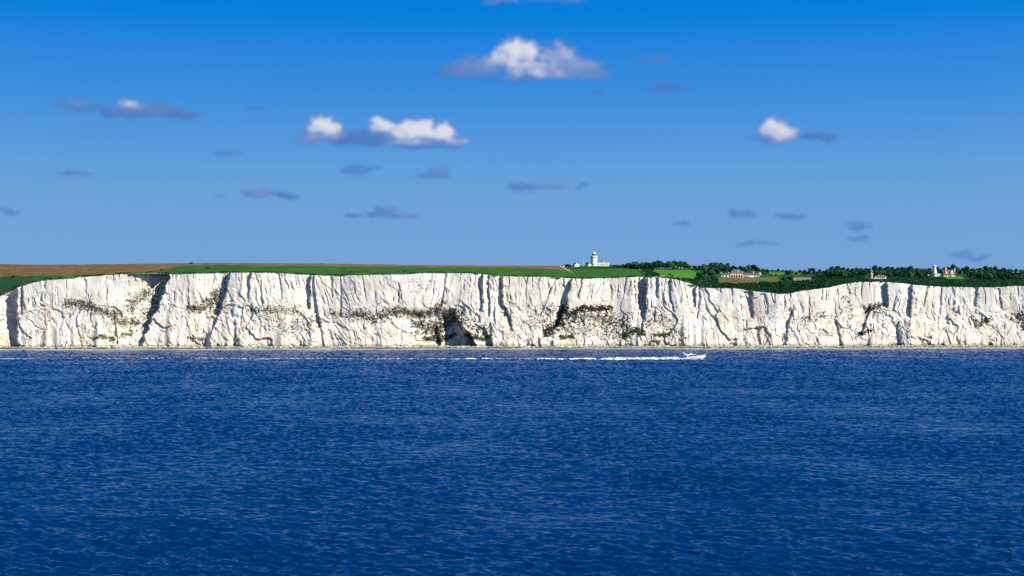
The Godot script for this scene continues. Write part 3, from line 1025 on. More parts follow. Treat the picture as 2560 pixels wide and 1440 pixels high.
# ------------------------------------------------------------------ buildings
func build_lighthouse() -> void:
	var white := grain_mat("white limewash", 0.72, 0.71, 0.68, 0.88, 0.05, 0.3)
	var dark := mat("dark glass", 0.015, 0.018, 0.025, 0.15, 0.5)
	var iron := mat("dark iron", 0.03, 0.03, 0.035, 0.6)
	var slate := mat("slate", 0.10, 0.11, 0.135, 0.8)
	var o := thing("lighthouse", ground(1485, 664.8), "tall white octagonal lighthouse with domed lantern on the skyline", "lighthouse")
	var turn := PI / 8
	part("tower", lathe([[5.9, -1.5], [5.9, 0.8], [5.6, 1.0], [5.35, 13.2]], 8, turn), white, o)
	part("string_course", lathe([[5.45, 13.2], [5.95, 13.5], [5.95, 13.9]], 8, turn), mat("grey stone", 0.30, 0.30, 0.30), o)
	var g := part("gallery", lathe([[5.9, 13.9], [5.95, 15.4], [5.95, 16.0], [5.5, 16.0], [5.5, 15.3], [0.2, 15.3]], 8, turn), white, o)
	for k in 8:
		var a := turn + TAU * k / 8
		var st := tool()
		var c := Vector3(5.6 * sin(a), 0, 5.6 * cos(a))
		box(st, c.x - 0.4, c.x + 0.4, 15.9, 16.6, c.z - 0.4, c.z + 0.4)
		part("merlon", st, white, g)
	part("lantern_base", lathe([[3.1, 15.3], [3.1, 16.6]], 16), white, o)
	var gl := part("lantern_glazing", lathe([[2.75, 16.6], [2.75, 19.0]], 16), dark, o)
	for k in 12:
		var a := TAU * k / 12
		part("glazing_bar", a_box(2.8 * sin(a) - 0.09, 2.8 * sin(a) + 0.09, 16.6, 19.0, 2.8 * cos(a) - 0.09, 2.8 * cos(a) + 0.09), iron, gl)
	var dm := part("dome", lathe([[3.05, 18.9], [3.15, 19.5], [2.95, 20.3], [2.3, 21.4], [1.2, 22.3], [0.45, 22.7]], 20), white, o)
	part("finial", lathe([[0.35, 22.6], [0.55, 23.1], [0.5, 23.7], [0.12, 24.2], [0.08, 25.4]], 8), white, dm)
	for y in [3.8, 8.2, 11.2]:
		window(o, -2.0, y, 4.95, 0.8, 1.4, white, dark)
	part("door", a_box(-2.2, -1.0, 0.0, 2.6, 4.8, 5.45), mat("brown door", 0.09, 0.05, 0.03), o)
	# keepers' block
	var k := thing("keepers_block", ground(1508, 664.9), "low white flat roofed block joined to the white lighthouse", "building")
	part("wall", a_box(-10.2, 9.6, -1.5, 5.0, -4, 4), white, k)
	part("parapet", a_box(-4.4, 9.9, 5.0, 5.7, -4.3, 4.3), white, k)
	part("roof", a_box(-4.0, 9.4, 5.7, 5.9, -3.9, 3.9), slate, k)
	for xx in [-7.4, -3.4, -1.2, 2.6, 6.4]:
		window(k, xx, 1.2, 4.0, 0.9, 1.7, white, dark)
	part("chimney", lathe([[0.45, 5.8], [0.45, 8.6], [0.6, 8.7], [0.6, 9.3]], 8), iron, k).position = Vector3(-2.3, 0, 0)
	part("roof_dome", lathe([[0.9, 5.8], [0.85, 6.6], [0.5, 7.1], [0.1, 7.3]], 12), white, k)
	# shaded house on the other side
	var h := thing("keepers_cottage", ground(1471.5, 665.0), "small cottage in shade against the white lighthouse", "house", "", 0.9)
	part("wall", a_box(-4.6, 4.2, -1.5, 3.4, -3, 3), white, h)
	part("roof", roof_x(-4.9, 4.5, -3.4, 3.4, 3.4, 6.6), slate, h)
	part("chimney", a_box(1.6, 2.6, 5.2, 7.4, -0.4, 0.4), white, h)
	window(h, -2.0, 1.0, 3.0, 0.9, 1.3, white, dark)
	window(h, 1.6, 1.0, 3.0, 0.9, 1.3, white, dark)
	# gabled cottage nearer the track
	var c := thing("gabled_cottage", ground(1440, 666.0), "small white gabled cottage with dark roof near the flagpole", "house", "", 0.35)
	part("wall", a_box(-4.2, 3.0, -1.5, 2.2, -4, 4), white, c)
	part("roof", roof_z(-4.6, 3.4, -4.2, 3.8, 2.2, 5.6), mat("black slate", 0.022, 0.022, 0.03, 0.75), c)
	var gb := tool()
	tri(gb, Vector3(-4.1, 2.2, 4.05), Vector3(2.9, 2.2, 4.05), Vector3(-0.6, 5.2, 4.05))
	part("gable", gb, white, c)
	part("lean_to", a_box(3.0, 5.0, -1.5, 3.6, -2, 2), white, c)
	window(c, -0.6, 0.8, 4.05, 1.0, 1.1, white, dark)
	# poles
	var fp := thing("flagpole", ground(1458.3, 665.6), "bare white flagpole standing between cottage and lighthouse", "flagpole")
	part("pole", lathe([[0.30, -1.0], [0.24, 6], [0.16, 11.6]], 8), white, fp)
	part("truck", lathe([[0.1, 11.6], [0.28, 11.8], [0.2, 12.1]], 8), white, fp)
	var ms := thing("mast", ground(1433.5, 665.7), "thin dark mast behind the small gabled cottage", "mast")
	part("pole", lathe([[0.2, -1.0], [0.13, 8.6]], 6), iron, ms)
	part("crossarm", a_box(-0.5, 0.5, 7.6, 7.75, -0.06, 0.06), iron, ms)
	var hut := thing("hut", ground(1410, 666.8), "tiny white hut in front of the dark bush clump", "hut")
	part("wall", a_box(-0.9, 0.9, -0.5, 1.5, -0.9, 0.9), white, hut)
	part("roof", roof_x(-1.0, 1.0, -1.0, 1.0, 1.5, 2.1), white, hut)
	var gate := thing("gate", ground(1421.5, 676.2), "white field gate where the chalk track crosses the fence", "gate")
	for xx in [-1.7, 1.7]:
		part("post", a_box(xx - 0.12, xx + 0.12, -0.5, 1.7, -0.12, 0.12), white, gate)
	for yy in [0.4, 0.8, 1.2]:
		part("bar", a_box(-1.6, 1.6, yy, yy + 0.18, -0.05, 0.05), white, gate)
	# long white bungalow at the edge of the wood
	var b := thing("bungalow", ground(1614, 668.6), "long low white bungalow at the edge of the skyline wood", "house", "", -0.08)
	part("wall", a_box(-8.2, 8.4, -1.5, 2.3, -2.5, 2.5), white, b)
	part("roof", roof_x(-8.5, 8.7, -2.8, 2.8, 2.3, 3.4, 1.6), mat("pale roof", 0.55, 0.55, 0.55), b)
	part("chimney", a_box(-0.7, 0.2, 2.8, 4.8, -0.4, 0.4), white, b)
	for xx in [-6.2, -3.4, 1.4, 4.8]:
		window(b, xx, 0.7, 2.5, 1.0, 1.1, white, dark)
	# fence running down to the brink
	var a0 := ground(1595, 671.0)
	var f := thing("fence", a0, "pale post and rail fence running down to the brink", "fence")
	var last := Vector3.ZERO
	for n in 15:
		var p := ground(1595 + 1.25 * n, 671.0 + 1.1 * n) - a0
		part("post", a_box(p.x - 0.14, p.x + 0.14, p.y - 0.4, p.y + 1.5, p.z - 0.14, p.z + 0.14), mat("grey wood", 0.40, 0.40, 0.37), f)
		if n > 0:
			for up in [0.6, 1.2]:
				var st := tool()
				limb(st, last + Vector3(0, up, 0), p + Vector3(0, up, 0), 0.09, 0.09)
				part("rail", st, mat("grey wood", 0.40, 0.40, 0.37), f)
		last = p
	# concrete lookout on the brink
	var cp := thing("lookout_slab", ground(1655, 692.6), "flat pale concrete slab on piers at the cliff's brink", "lookout")
	var conc := grain_mat("concrete", 0.55, 0.52, 0.46, 0.75, 0.06, 0.5)
	part("roof", a_box(-4.0, 4.0, 0.9, 1.7, -2.0, 2.0), conc, cp)
	for xx in [-3.2, -1.0, 1.2, 3.2]:
		part("pier", a_box(xx - 0.3, xx + 0.3, -1.2, 0.9, -1.6, 1.6), conc, cp)
	var br := thing("ruined_wall", ground(1643, 693.2), "short pinkish brick ruin beside the concrete slab", "ruin")
	part("wall", a_box(-3.0, 2.0, -1.2, 0.9, -1.0, 1.0), grain_mat("pink brick", 0.42, 0.27, 0.21, 0.7, 0.08, 0.6), br)
	part("stub", a_box(-2.6, -1.2, 0.9, 1.7, -0.8, 0.8), grain_mat("pink brick", 0.42, 0.27, 0.21, 0.7, 0.08, 0.6), br)

func build_houses() -> void:
	var white := grain_mat("white limewash", 0.72, 0.71, 0.68, 0.88, 0.05, 0.3)
	var cream := grain_mat("cream render", 0.68, 0.60, 0.36, 0.85, 0.05, 0.3)
	var dark := mat("dark glass", 0.015, 0.018, 0.025, 0.15, 0.5)
	var slate := grain_mat("weathered slate", 0.19, 0.18, 0.19, 0.7, 0.07, 0.5)
	var blue := grain_mat("blue slate", 0.10, 0.105, 0.15, 0.75, 0.07, 0.5)
	var h := thing("cream_house", ground(1841, 693.3), "cream two storey house with hipped slate roof and pillared ground floor", "house")
	part("wall", a_box(-9.6, 9.4, -1.5, 6.8, -5, 4.0), cream, h)
	part("verandah_floor", a_box(-10.0, 9.8, 3.15, 3.55, 4.0, 6.0), white, h)
	for xx in [-9.6, -5.7, -2.2, 1.7, 5.4, 9.2]:
		part("pillar", a_box(xx - 0.45, xx + 0.45, -1.5, 3.15, 5.0, 5.9), white, h)
	for xx in [-7.6, -3.9, -0.3, 3.6, 7.3]:
		window(h, xx, 0.1, 4.0, 2.2, 2.5, white, dark)
	for xx in [-7.6, -4.2, -0.6, 0.9, 3.8, 7.0]:
		window(h, xx, 4.6, 4.0, 0.9, 1.6, white, dark)
	part("balustrade", a_box(-9.9, 9.7, 3.55, 4.3, 5.7, 5.9), cream, h)
	var r := part("roof", roof_x(-10.4, 10.2, -5.8, 4.9, 6.8, 12.2, 6.0), slate, h)
	part("dormer", a_box(-2.6, 2.2, 7.4, 9.6, 0.8, 4.0), mat("pink render", 0.62, 0.47, 0.42), r)
	part("dormer_roof", roof_z(-3.2, 2.8, -0.6, 4.4, 9.6, 11.6), slate, r)
	part("dormer_window", a_box(-1.0, -0.1, 7.9, 9.5, 3.9, 4.1), dark, r)
	part("dormer_window", a_box(0.3, 1.2, 7.9, 9.5, 3.9, 4.1), white, r)
	part("chimney", a_box(-5.4, -4.4, 9.0, 12.4, -1, 0), slate, r)
	# wings
	var w := thing("cottage", ground(1813, 692.6), "low slate roofed white cottage with a chimney at each end", "house")
	part("wall", a_box(-6.6, 6.0, -1.5, 3.0, -3, 3), white, w)
	part("roof", roof_x(-6.3, 5.7, -3.5, 3.5, 3.0, 6.0), blue, w)
	for xx in [-6.2, 5.4]:
		part("chimney", a_box(xx - 0.55, xx + 0.55, 2.8, 7.6, -0.6, 0.6), white, w)
	for xx in [-1.8, 3.6]:
		part("porch", a_box(xx - 1.2, xx + 1.2, -1.0, 2.6, 3.0, 4.0), white, w)
	for xx in [-4.6, 0.6, 2.2]:
		window(w, xx, 0.5, 3.0, 1.3, 1.5, white, dark)
	var w2 := thing("slate_wing", ground(1871, 692.4), "long slate roofed wing with white bays beside the cream house", "house")
	part("wall", a_box(-8.6, 8.4, -1.5, 3.0, -3, 3), white, w2)
	part("roof", roof_x(-8.2, 8.0, -3.5, 3.5, 3.0, 6.6), blue, w2)
	for xx in [-8.8, 7.8]:
		part("chimney", a_box(xx - 0.7, xx + 0.7, 2.8, 8.4, -0.7, 0.7), white, w2)
	for xx in [-6.6, -3.2, 0.2]:
		part("bay", a_box(xx - 1.2, xx + 1.2, -1.0, 2.5, 3.0, 4.2), white, w2)
		window(w2, xx, 0.6, 4.2, 1.2, 1.3, white, dark)
	var sh := thing("outbuilding", ground(1892, 691.4), "dark blue roofed outbuilding at the end of the slate wing", "shed")
	part("wall", a_box(-4.2, 4.2, -1.5, 2.2, -2.5, 2.5), mat("dull render", 0.30, 0.30, 0.30), sh)
	part("roof", roof_x(-4.6, 4.6, -2.9, 2.9, 2.2, 5.0, 1.0), blue, sh)
	part("door", a_box(-2.6, -1.0, -0.5, 1.9, 2.4, 2.6), white, sh)
	var gb := thing("gable_house", ground(1900, 688.5), "small pale gable end peeping out behind the outbuilding", "house")
	part("wall", a_box(-1.8, 1.8, -1.5, 4.4, -3, 1), cream, gb)
	part("roof", roof_z(-2.1, 2.1, -3.2, 1.1, 4.4, 6.4), slate, gb)
	var gr := thing("grey_house", ground(1772, 689.0), "grey slate roofed house half hidden among the round trees", "house")
	part("wall", a_box(-4.4, 4.6, -1.5, 2.6, -3, 3), white, gr)
	part("roof", roof_x(-4.8, 5.0, -3.4, 3.4, 2.6, 5.8, 0.6), blue, gr)
	window(gr, -1.0, 0.7, 3.0, 1.1, 1.2, white, dark)
	# low stone wall with openings
	var sw := thing("stone_wall", ground(2006, 700.0), "long low pale stone wall with dark openings before the wood", "wall", "", -0.06)
	var stone := grain_mat("pale stone", 0.56, 0.49, 0.38, 0.65, 0.07, 0.5)
	part("back_wall", a_box(-13.4, 12.4, -1.5, 3.4, -2.6, -1.6), stone, sw)
	part("plinth", a_box(-13.5, 12.5, -1.5, 0.2, -1.6, 1), stone, sw)
	part("lintel", a_box(-13.5, 12.5, 2.1, 3.4, -1.6, 1), stone, sw)
	part("coping", a_box(-13.8, 12.8, 3.4, 3.8, -2.8, 1.2), stone, sw)
	var left := -13.5
	for n in 8:
		var right := -9.4 + 3.2 * n if n < 7 else 12.5
		part("pier", a_box(left, right, 0.2, 2.1, -1.6, 1), stone, sw)
		left = right + 1.3
	# domed tower
	var t := thing("domed_tower", ground(2178, 698.2), "buff stone tower with white gallery and grey onion dome", "lighthouse")
	var buff := grain_mat("buff stone", 0.62, 0.45, 0.25, 0.75, 0.06, 0.4)
	var lead := mat("lead grey", 0.23, 0.22, 0.25, 0.5)
	var turn := PI / 8
	part("tower", lathe([[2.55, -1.5], [2.5, 0.6], [2.3, 6.9]], 8, turn), buff, t)
	var gl := part("gallery", lathe([[2.4, 6.9], [3.1, 7.5], [3.1, 8.6], [2.7, 8.6], [2.7, 8.0], [0.3, 8.0]], 8, turn), white, t)
	part("bracket", a_box(-4.2, -2.6, 7.9, 8.2, -0.15, 0.15), white, gl)
	part("lantern_base", lathe([[1.9, 8.0], [1.7, 9.8]], 12), mat("mauve stone", 0.50, 0.44, 0.44), t)
	part("lantern_glazing", lathe([[1.75, 9.8], [1.75, 11.3]], 12), dark, t)
	var dm := part("dome", lathe([[2.6, 11.2], [2.65, 11.6], [2.1, 12.6], [1.0, 13.4], [0.5, 14.0]], 14), lead, t)
	part("finial", lathe([[0.45, 13.9], [0.25, 14.8], [0.06, 15.8]], 8), lead, dm)
	window(t, 0.0, 2.0, 2.32, 0.6, 1.2, white, dark)
	var th := thing("white_cottage", ground(2189, 698.4), "white gabled cottage beside the domed buff tower", "house")
	part("wall", a_box(-2.6, 2.4, -1.5, 1.6, -3, 3), white, th)
	part("roof", roof_z(-2.9, 2.7, -3.2, 3.0, 1.6, 4.0), white, th)
	window(th, 0, 0.2, 3.0, 0.9, 1.0, white, dark)
	var th2 := thing("dark_roofed_house", ground(2202, 697.6), "dark roofed house with white chimneys behind the white cottage", "house")
	part("wall", a_box(-6.4, 6.4, -1.5, 2.2, -3, 3), white, th2)
	part("roof", roof_x(-6.7, 6.7, -3.3, 3.3, 2.2, 5.2), mat("plum tile", 0.10, 0.075, 0.10), th2)
	for q in [[-3.0, 6.8], [0.8, 6.0], [3.2, 5.7]]:
		part("chimney", a_box(q[0] - 0.5, q[0] + 0.5, 4.2, q[1], -0.5, 0.5), white, th2)
	for xx in [-4.2, -1.0, 2.0]:
		window(th2, xx, 0.3, 3.0, 0.9, 1.3, white, dark)
	part("gable", a_box(4.6, 7.4, -1.0, 3.0, 2.0, 3.6), white, th2)
	# windmill
	var m := thing("windmill", ground(2336, 690.3), "white tapered smock windmill with a boat shaped cap", "windmill")
	part("base", lathe([[4.5, -1.5], [4.5, 3.2]], 8, turn), white, m)
	part("stage", lathe([[4.5, 3.2], [5.6, 3.6], [5.6, 3.9], [4.2, 3.9]], 8, turn), mat("grey wood", 0.40, 0.40, 0.37), m)
	part("smock", lathe([[4.0, 3.9], [2.35, 14.6]], 8, turn), grain_mat("cream boards", 0.80, 0.76, 0.64, 0.85, 0.05, 0.4), m)
	var cap := tool()
	var rings := []
	for q in [[-3.2, 0.6, 1.2], [-2.6, 2.0, 2.4], [0.0, 2.6, 3.1], [2.2, 2.3, 3.0], [3.2, 0.9, 1.9]]:
		var rr := PackedVector3Array()
		for k in 10:
			var a := PI * k / 9.0
			rr.append(Vector3(-cos(a) * q[1], 14.6 + sin(a) * q[2], q[0]))
		rings.append(rr)
	loft(cap, rings)
	var cp := part("cap", cap, white, m)
	cp.rotation.y = 0.9
	part("windshaft", a_box(-0.3, 0.3, 15.6, 16.2, 2.6, 4.2), mat("grey wood", 0.40, 0.40, 0.37), cp)
	part("fantail", a_box(-0.1, 0.1, 15.6, 18.6, -4.2, -3.4), white, cp)
	for k in 4:
		var st := tool()
		var a := 0.42 + PI / 2 * k
		limb(st, Vector3(0, 15.9, 4.1), Vector3(sin(a) * 3.4, 15.9 + cos(a) * 3.4, 4.1), 0.16, 0.1)
		part("sail_stock", st, mat("grey wood", 0.40, 0.40, 0.37), cp)
	window(m, -0.4, 6.2, 3.45, 0.8, 1.2, white, dark)
	window(m, -0.2, 10.2, 2.85, 0.7, 1.1, white, dark)
	window(m, -1.0, 0.4, 4.2, 1.0, 1.5, white, dark)
	var mb := thing("mill_annexe", ground(2349, 690.6), "low white annexe between the windmill and the red roofed house", "building")
	part("wall", a_box(-5.6, 6.0, -1.5, 2.6, -2.5, 2.5), white, mb)
	part("roof", roof_x(-5.9, 6.3, -2.8, 2.8, 2.6, 4.2, 0.4), mat("pale grey tile", 0.50, 0.52, 0.52), mb)
	for xx in [-3.6, -0.6, 2.4]:
		window(mb, xx, 0.4, 2.5, 1.2, 1.5, white, dark)
	var rh := thing("red_roofed_house", ground(2372, 691.0), "white house with red tiled roof and white dormer gables", "house")
	var red := grain_mat("red tile", 0.26, 0.095, 0.085, 0.75, 0.08, 0.5)
	part("wall", a_box(-9.2, 9.2, -1.5, 2.6, -4, 4), white, rh)
	var rf := part("roof", roof_x(-9.8, 9.8, -4.8, 4.8, 2.6, 10.6), red, rh)
	part("chimney", a_box(-5.8, -3.6, 7.6, 13.4, -1, 1), white, rf)
	part("chimney", a_box(8.4, 9.9, 1.5, 12.8, -1, 1.4), white, rf)
	part("dormer", a_box(-6.0, -3.4, 3.6, 8.4, 1.0, 4.0), white, rf)
	part("dormer_roof", roof_z(-6.3, -3.1, 0.0, 4.2, 8.4, 9.8), red, rf)
	part("dormer", a_box(1.6, 6.0, 3.4, 7.4, 1.0, 4.4), white, rf)
	part("dormer_roof", roof_z(1.3, 6.3, 0.6, 4.6, 7.4, 9.9), white, rf)
	part("dormer_window", a_box(2.8, 4.8, 4.4, 6.4, 4.3, 4.46), mat("grey pane", 0.40, 0.42, 0.40, 0.3), rf)
	part("porch", a_box(2.4, 5.6, -1.5, 2.2, 4.0, 6.2), white, rh)
	for xx in [-7.0, -4.4, -1.2, 7.4]:
		window(rh, xx, 0.4, 4.0, 1.1, 1.3, white, dark)
	var gs := thing("garden_shed", ground(2321, 690.0), "tiny white shed in the trees beside the windmill", "shed")
	part("wall", a_box(-1.0, 1.0, -1.0, 1.2, -1, 1), white, gs)
	part("roof", roof_x(-1.2, 1.2, -1.2, 1.2, 1.2, 1.9), white, gs)

# ------------------------------------------------------------------ yacht and wake
func build_yacht() -> void:
	var at := place(1709, 900, 0)
	var d := 1290.0
	at = Vector3((1709 - 1280) / F * d, 0.35, -d)
	var o := thing("motor_yacht", at, "white flybridge motor yacht running at speed below the cliffs", "yacht")
	o.rotation = Vector3(0, -0.05, 0.045)
	var gel := mat("white gelcoat", 0.85, 0.85, 0.84, 0.25, 0.5)
	var glass := mat("black yacht glass", 0.010, 0.012, 0.018, 0.08, 0.5)
	var teak := mat("teak", 0.30, 0.19, 0.10, 0.7)
	var steel := mat("steel rail", 0.6, 0.6, 0.62, 0.3)
	# hull: stations along x, each a closed ring keel - chine - sheer - deck
	var st := tool()
	var rings := []
	for q in [[0.0, 2.35, 2.2, -0.5, 1.75], [3.0, 2.5, 2.3, -0.6, 1.9], [7.0, 2.55, 2.25, -0.65, 2.15], [11.0, 2.45, 1.85, -0.6, 2.5], [14.5, 2.0, 1.1, -0.4, 2.85], [17.2, 1.25, 0.4, 0.2, 3.15], [18.9, 0.5, 0.1, 1.6, 3.35], [19.7, 0.05, 0.02, 3.0, 3.45]]:
		var xx: float = q[0]
		var r := PackedVector3Array([Vector3(xx, q[3], 0), Vector3(xx, lerpf(q[3], q[4], 0.28), q[2]), Vector3(xx, lerpf(q[3], q[4], 0.6), lerpf(q[2], q[1], 0.6)), Vector3(xx, q[4], q[1]), Vector3(xx, q[4] - 0.12, 0),
			Vector3(xx, q[4], -q[1]), Vector3(xx, lerpf(q[3], q[4], 0.6), -lerpf(q[2], q[1], 0.6)), Vector3(xx, lerpf(q[3], q[4], 0.28), -q[2])])
		rings.append(r)
	loft(st, rings)
	var hull := part("hull", st, gel, o)
	for s in [-1, 1]:
		var w := tool()
		limb(w, Vector3(5.6, 1.30, 2.44 * s), Vector3(9.4, 1.62, 2.40 * s), 0.24, 0.28)
		limb(w, Vector3(9.9, 1.70, 2.34 * s), Vector3(15.2, 2.22, 1.60 * s), 0.2, 0.1)
		part("hull_window", w, glass, hull)
	part("swim_platform", a_box(-1.3, 0.1, 0.35, 0.6, -2.1, 2.1), teak, o)
	# saloon
	var sa := tool()
	var sr := []
	for q in [[2.8, 2.0, 1.9, 4.05, 1.85], [6.0, 2.05, 2.0, 4.25, 1.85], [9.4, 1.95, 2.2, 4.1, 1.7], [12.2, 1.6, 2.5, 3.25, 1.35], [15.0, 0.9, 2.8, 3.05, 0.7]]:
		var xx: float = q[0]
		sr.append(PackedVector3Array([Vector3(xx, q[2], q[1]), Vector3(xx, q[3], q[4]), Vector3(xx, q[3], -q[4]), Vector3(xx, q[2], -q[1])]))
	# rings run the other way round here, so that faces look out
	for r in sr:
		r.reverse()
	loft(sa, sr)
	var sal := part("saloon", sa, gel, o)
	for s in [-1, 1]:
		var w := tool()
		var y0 := [[3.0, 2.62, 2.75], [4.8, 2.5, 3.6], [8.2, 2.62, 4.05], [11.0, 2.95, 3.95], [13.2, 3.2, 3.3]]
		for i in y0.size() - 1:
			var a: Array = y0[i]
			var b: Array = y0[i + 1]
			var za: float = lerpf(2.14, 1.70, (a[0] - 3.0) / 10.2) * s
			var zb: float = lerpf(2.14, 1.70, (b[0] - 3.0) / 10.2) * s
			quad(w, Vector3(a[0], a[1], za), Vector3(b[0], b[1], zb), Vector3(b[0], b[2], zb), Vector3(a[0], a[2], za))
		part("saloon_window", w, glass, sal)
	# flybridge: a long shelf that overhangs the cockpit, a fairing and a wheel seat
	var fb := tool()
	var fr := []
	for q in [[0.4, 1.9, 3.85, 4.35], [3.0, 2.1, 3.95, 4.9], [7.0, 2.1, 4.1, 5.0], [10.2, 1.6, 4.1, 4.6], [12.0, 0.8, 3.95, 4.1]]:
		var xx: float = q[0]
		var r := PackedVector3Array([Vector3(xx, q[2], q[1] * 0.9), Vector3(xx, q[3], q[1]), Vector3(xx, q[3], -q[1]), Vector3(xx, q[2], -q[1] * 0.9)])
		r.reverse()
		fr.append(r)
	loft(fb, fr)
	var fly := part("flybridge", fb, gel, o)
	part("helm_seat", a_box(5.6, 7.0, 4.9, 5.6, -0.9, 0.9), gel, fly)
	part("windscreen", a_box(8.2, 8.35, 4.7, 5.35, -1.3, 1.3), glass, fly)
	# radar arch raked aft
	for s in [-1, 1]:
		var a := tool()
		limb(a, Vector3(3.4, 4.6, 1.8 * s), Vector3(0.0, 6.0, 1.6 * s), 0.38, 0.28)
		part("arch_leg", a, gel, o)
	var ar := part("arch", a_box(-0.3, 1.0, 5.7, 6.15, -1.75, 1.75), gel, o)
	part("radar_dome", lathe([[0.35, 6.1], [0.4, 6.35], [0.2, 6.6]], 10), gel, ar).position = Vector3(0.5, 0, 0)
	var an := tool()
	limb(an, Vector3(6.2, 4.9, 1.2), Vector3(5.6, 8.2, 1.2), 0.04, 0.02)
	part("aerial", an, steel, o)
	var an2 := tool()
	limb(an2, Vector3(7.4, 4.9, -1.2), Vector3(6.9, 8.0, -1.2), 0.04, 0.02)
	part("aerial", an2, steel, o)
	for s in [-1, 1]:
		var rail := tool()
		limb(rail, Vector3(11.5, 3.35, 2.0 * s), Vector3(17.6, 4.1, 1.0 * s), 0.05, 0.05)
		limb(rail, Vector3(17.6, 4.1, 1.0 * s), Vector3(19.8, 4.35, 0.05 * s), 0.05, 0.05)
		for q in [[11.5, 2.6, 3.35, 2.0], [14.0, 2.8, 3.65, 1.9], [16.0, 3.0, 3.9, 1.5], [18.2, 3.25, 4.2, 0.7]]:
			limb(rail, Vector3(q[0], q[1], q[3] * s), Vector3(q[0], q[2], q[3] * s), 0.04, 0.04)
		part("bow_rail", rail, steel, o)
	part("anchor", a_box(19.3, 20.1, 3.3, 3.7, -0.2, 0.2), steel, o)
	part("ensign_staff", a_box(-0.75, -0.67, 5.2, 7.4, -0.04, 0.04), steel, o)
	part("ensign", a_box(-1.7, -0.75, 6.7, 7.35, -0.03, 0.03), mat("blue ensign", 0.05, 0.12, 0.45), o)
	part("jack", a_box(19.0, 19.7, 4.5, 5.0, -0.03, 0.03), mat("pale flag", 0.6, 0.65, 0.7), o)

# foam heaped along a line: [x px, height m]
func foam_bank(st_pos: PackedVector3Array, idx: PackedInt32Array, x0: float, x1: float, h0: float, h1: float, half: float, seed_is: int) -> void:
	var d0 := lerpf(1330.0, 1296.0, clampf(x0 / 1710.0, 0, 1))
	var n := maxi(6, int((x1 - x0) / 1.3))
	var m := 9
	var start := st_pos.size()
	for i in n + 1:
		var t := float(i) / n
		var px := lerpf(x0, x1, t)
		var d := lerpf(1330.0, 1296.0, clampf(px / 1710.0, 0, 1)) + 5.0 * noise_a.get_noise_2d(px * 1.2, 5.0)
		var x := (px - 1280.0) / F * d
		var rag := 0.55 + 0.45 * absf(noise_b.get_noise_2d(px * 6.0, seed_is * 9.0)) * 2.0 + 0.5 * noise_c.get_noise_2d(px * 16.0, seed_is)
		var ends := smoothstep(0.0, 0.10, t) * smoothstep(1.0, 0.92, t)
		var hh := lerpf(h0, h1, t) * rag * ends
		for k in m:
			var u := float(k) / (m - 1) * 2.0 - 1.0
			var bump := (1.0 - u * u) * hh * (1.0 + 0.5 * noise_c.get_noise_2d(px * 14.0, u * 40.0))
			var zz := -d - u * half * (0.5 + 0.5 * ends) - 3.0 * noise_c.get_noise_2d(px * 5.0, 60.0)
			st_pos.append(Vector3(x, maxf(wave(x, zz, 3.6), 0.0) + maxf(bump, -0.5) - 0.12 + minf(0.55, 0.14 + 1.0 * h0) * ends - (0.6 if absf(u) > 0.95 else 0.0), zz))
	for i in n:
		for k in m - 1:
			var a := start + i * m + k
			idx.append_array(PackedInt32Array([a, a + 1, a + m, a + m, a + 1, a + m + 1]))

func smooth_normals(pos: PackedVector3Array, idx: PackedInt32Array) -> PackedVector3Array:
	var nrm := PackedVector3Array()
	nrm.resize(pos.size())
	for i in range(0, idx.size(), 3):
		var n := (pos[idx[i + 2]] - pos[idx[i]]).cross(pos[idx[i + 1]] - pos[idx[i]])
		for k in 3:
			nrm[idx[i + k]] += n
	for i in nrm.size():
		nrm[i] = nrm[i].normalized()
	return nrm

